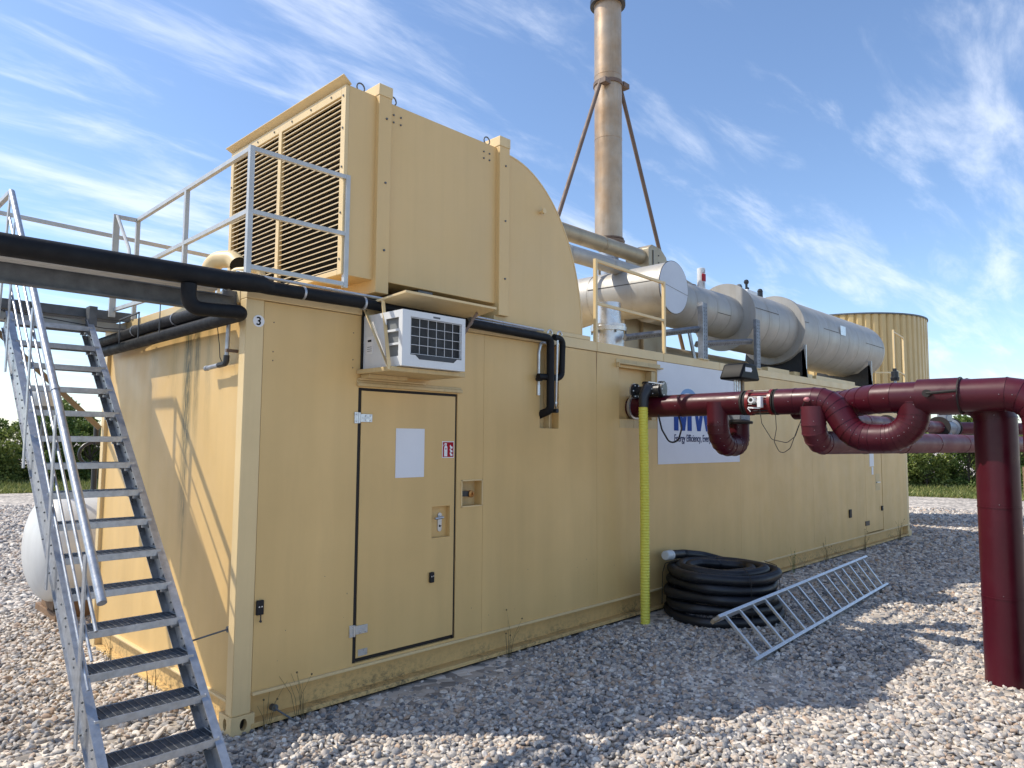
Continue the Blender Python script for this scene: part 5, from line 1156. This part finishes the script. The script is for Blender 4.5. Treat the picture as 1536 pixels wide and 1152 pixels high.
tail_pts = []; p0 = Vector((4.62, -0.10, 0.575)); cpts = fillet([(5.64, -0.42, 0.50), (5.50, -0.22, 0.56), (5.22, -0.125, 0.60), (4.88, -0.15, 0.625)], 0.2, 10)
q_ = []; 
for a, b in zip(cpts[:-1], cpts[1:]):
    m_ = max(1, int((b-a).length/0.0125))
    for k in range(m_): q_.append(a.lerp(b, k/m_))
MB().sweep(q_, [0.050 if k % 2 == 0 else 0.045 for k in range(len(q_))], 12).build('hose_end', M['hose'], co, ang=60)
MB().lathe((4.91, -0.148, 0.622), (-0.99, -0.07, 0.06), [(0, 0.050), (0.0, 0.056), (0.03, 0.056), (0.032, 0.052), (0.125, 0.050), (0.135, 0.042), (0.137, 0.0)], 24).build('end_cap', M['plastic'], co, ang=25)
for a in (0.7, 2.2, 4.1, 5.5):
    rr_ = 0.62; MB().sweep([(5.17+(rr_-0.15)*cos(a), -0.62+(rr_-0.15)*sin(a), 0.585), (5.17+(rr_-0.02)*cos(a), -0.62+(rr_-0.02)*sin(a), 0.54), (5.17+(rr_+.01)*cos(a), -0.62+(rr_+.01)*sin(a), 0.44), (5.17+(rr_+.02)*cos(a), -0.62+(rr_+.02)*sin(a), 0.1)], 0.004, 5).build('binding_wire', M['gasket'], co)

# ------------------------------------------------------------------ aluminium ladder
ldr = thing('aluminium_ladder', (6.0, -1.5, 0.0), 'aluminium ladder lying on its side on the gravel, leaning on the hose coil', 'ladder')
A0, A1 = Vector((3.73, -1.665, 0.035)), Vector((8.10, -1.385, 0.035)); B0, B1 = Vector((3.80, -1.30, 0.315)), Vector((8.28, -1.08, 0.33))
acr = (B0-A0).normalized()
MB().bar(A0, A1, 0.030, 0.072, acr).build('side_rail', M['alu'], ldr, bevel=0.002)
MB().bar(B0, B1, 0.030, 0.072, acr).build('side_rail', M['alu'], ldr, bevel=0.002)
for k in range(15):
    f = 0.035+k*0.93/14; p, q2 = A0.lerp(A1, f)+acr*0.012, B0.lerp(B1, f)-acr*0.012
    MB().bar(p, q2, 0.030, 0.024, (A1-A0).normalized()).build('rung', M['alu'], ldr, bevel=0.002)
MB().bar(B0-Vector((0.10, 0.01, 0.005)), B0+Vector((0.05, 0, 0)), 0.03, 0.04, acr).build('foot', M['tanbar'], ldr)

# ------------------------------------------------------------------ ribbed round tank far behind
sc_, sr_, sb, stp = (16.76, 2.08), 1.86, 2.35, 4.87
si = thing('ribbed_round_tank', (sc_[0], sc_[1], 0), 'big round beige tank of ribbed sheet metal beyond the container', 'tank')
vs = []; fs = []; nr = 66
for z in (sb, stp):
    for k in range(nr*4):
        a = 2*pi*k/(nr*4); r_ = sr_ - (0.045 if k % 4 == 0 else 0.0); vs.append((sc_[0]+r_*cos(a), sc_[1]+r_*sin(a), z))
N4 = nr*4
for k in range(N4): fs.append((k, (k+1) % N4, N4+(k+1) % N4, N4+k))
fs.append(tuple(range(N4, 2*N4))); fs.append(tuple(range(N4-1, -1, -1)))
mb = MB(); mb.add(vs, fs); mb.build('ribbed_shell', M['silo'], si, smooth=False)
MB().lathe((sc_[0], sc_[1], stp-0.03), (0, 0, 1), [(0, sr_-0.05), (0, sr_+0.02), (0.035, sr_+0.02), (0.035, sr_-0.1)], 96).build('top_rim', M['galv_dark'], si, ang=25)
rbs = MB()
MB().lathe((sc_[0], sc_[1], -0.3), (0, 0, 1), [(0, 1.0), (sb+0.28, 1.0)], 48).build('support_skirt', M['silo'], si)
lk = thing('tank_ladder_frame', (14.5, -0.1, 3.0), 'thin beige ladder frame standing between silencer end and ribbed tank', 'ladder')
for x in (14.10, 14.75): MB().bar((x, 0.15, 2.9), (x, 0.15, 4.15 if x > 14.5 else 4.25), 0.035, 0.035).build('post', M['beige_trim'], lk)
for z in (3.35, 4.15): MB().bar((14.10, 0.15, z+0.05), (14.75, 0.15, z), 0.03, 0.03).build('rail', M['beige_trim'], lk)
MB().bar((13.3, 0.3, 3.30), (14.1, 0.15, 3.35), 0.03, 0.03).build('rail', M['beige_trim'], lk)

# ------------------------------------------------------------------ weeds at the container foot
def weed(x, y, h, seed, label, m='weed', n=9):
    rr_ = random.Random(seed); b = MB()
    for k in range(n):
        a = rr_.uniform(0, 6.28); l = rr_.uniform(0.4, 1.0)*h; lean = rr_.uniform(0.05, 0.5)*l; p1 = (x+rr_.uniform(-.03, .03), y+rr_.uniform(-.02, .02), -0.01)
        b.sweep([p1, (p1[0]+cos(a)*lean*0.3, p1[1]+sin(a)*lean*0.3, l*0.55), (p1[0]+cos(a)*lean, p1[1]+sin(a)*lean, l)], [0.0022, 0.0016, 0.0008], 4)
        if k % 2: b.ball((p1[0]+cos(a)*lean, p1[1]+sin(a)*lean, l), 0.008, 5)
    tag(b.build('dry_weed', M[m]), label, 'weed', 'weeds growing at the container foot')
for i_, (x, y, h, lab, m_) in enumerate([(0.22, -0.05, 0.30, 'dry weed at the foot of the container corner casting', 'weed'), (0.45, -0.06, 0.34, 'dry weed beside the earth lug on the base rail', 'weed'),
        (2.45, -0.05, 0.42, 'tall dry weed right of the front door', 'weed'), (6.9, -0.07, 0.3, 'weed tuft between hose coil and ladder', 'leafgreen'), (8.3, -0.08, 0.35, 'weed tuft behind the middle of the ladder', 'leafgreen'),
        (9.6, -0.07, 0.4, 'weed stalks behind the far end of the ladder', 'weed'), (11.3, -0.07, 0.45, 'weed stalks under the far door', 'weed'), (13.3, -0.07, 0.5, 'weed stalks near the far corner post', 'weed'),
        (-0.03, 0.40, 0.32, 'weed by the end wall beneath the lowest treads', 'leafgreen'), (-0.05, 1.2, 0.22, 'dry weed at the middle of the end wall', 'weed'), (-0.05, 2.2, 0.22, 'dry weed near the far corner of the end wall', 'weed')]):
    weed(x, y, h, 50+i_, lab, m_, 7 if h < 0.35 else 10)

# ------------------------------------------------------------------ small background and rim details
xt, yt = pol(79.7, 36.5); zt = gz(xt, yt)
tag(MB().sweep([(xt, yt, zt-0.1), (xt+0.05, yt, zt+1.2), (xt-0.08, yt+0.05, zt+2.6)], [0.06, 0.045, 0.02], 7).sweep([(xt+0.04, yt, zt+1.1), (xt+0.5, yt+0.3, zt+1.7)], [0.02, 0.008], 5).sweep([(xt, yt, zt+1.4), (xt-0.4, yt-0.3, zt+1.9)], [0.02, 0.008], 5).build('bare_trunk', M['bark']), 'slender bare trunk standing in front of the trees right of the container', 'tree')
xt, yt = pol(81.2, 35.2); zt = gz(xt, yt)
tag(MB().cyl((xt, yt, zt-0.1), (xt, yt, zt+1.3), 0.07, 10).build('wooden_post', M['wood']), 'short weathered wooden post in the grass near the right trees', 'post')
rs = MB()
for x, dz in ((3.765, 0.34), (5.02, 0.10), (5.05, 0.22), (6.35, 0.16), (1.16, 0.0)):
    if dz: rs.prism([(x-0.008, 2.799), (x+0.010, 2.799), (x+0.004, 2.80-dz*0.55), (x+0.001, 2.80-dz), (x-0.004, 2.80-dz*0.6)], 'y', -0.0105 if dz < 0.0 else -0.0012, 0.0005)
rs.build('rust_runs', M['rustrun'], B, kind='stuff')
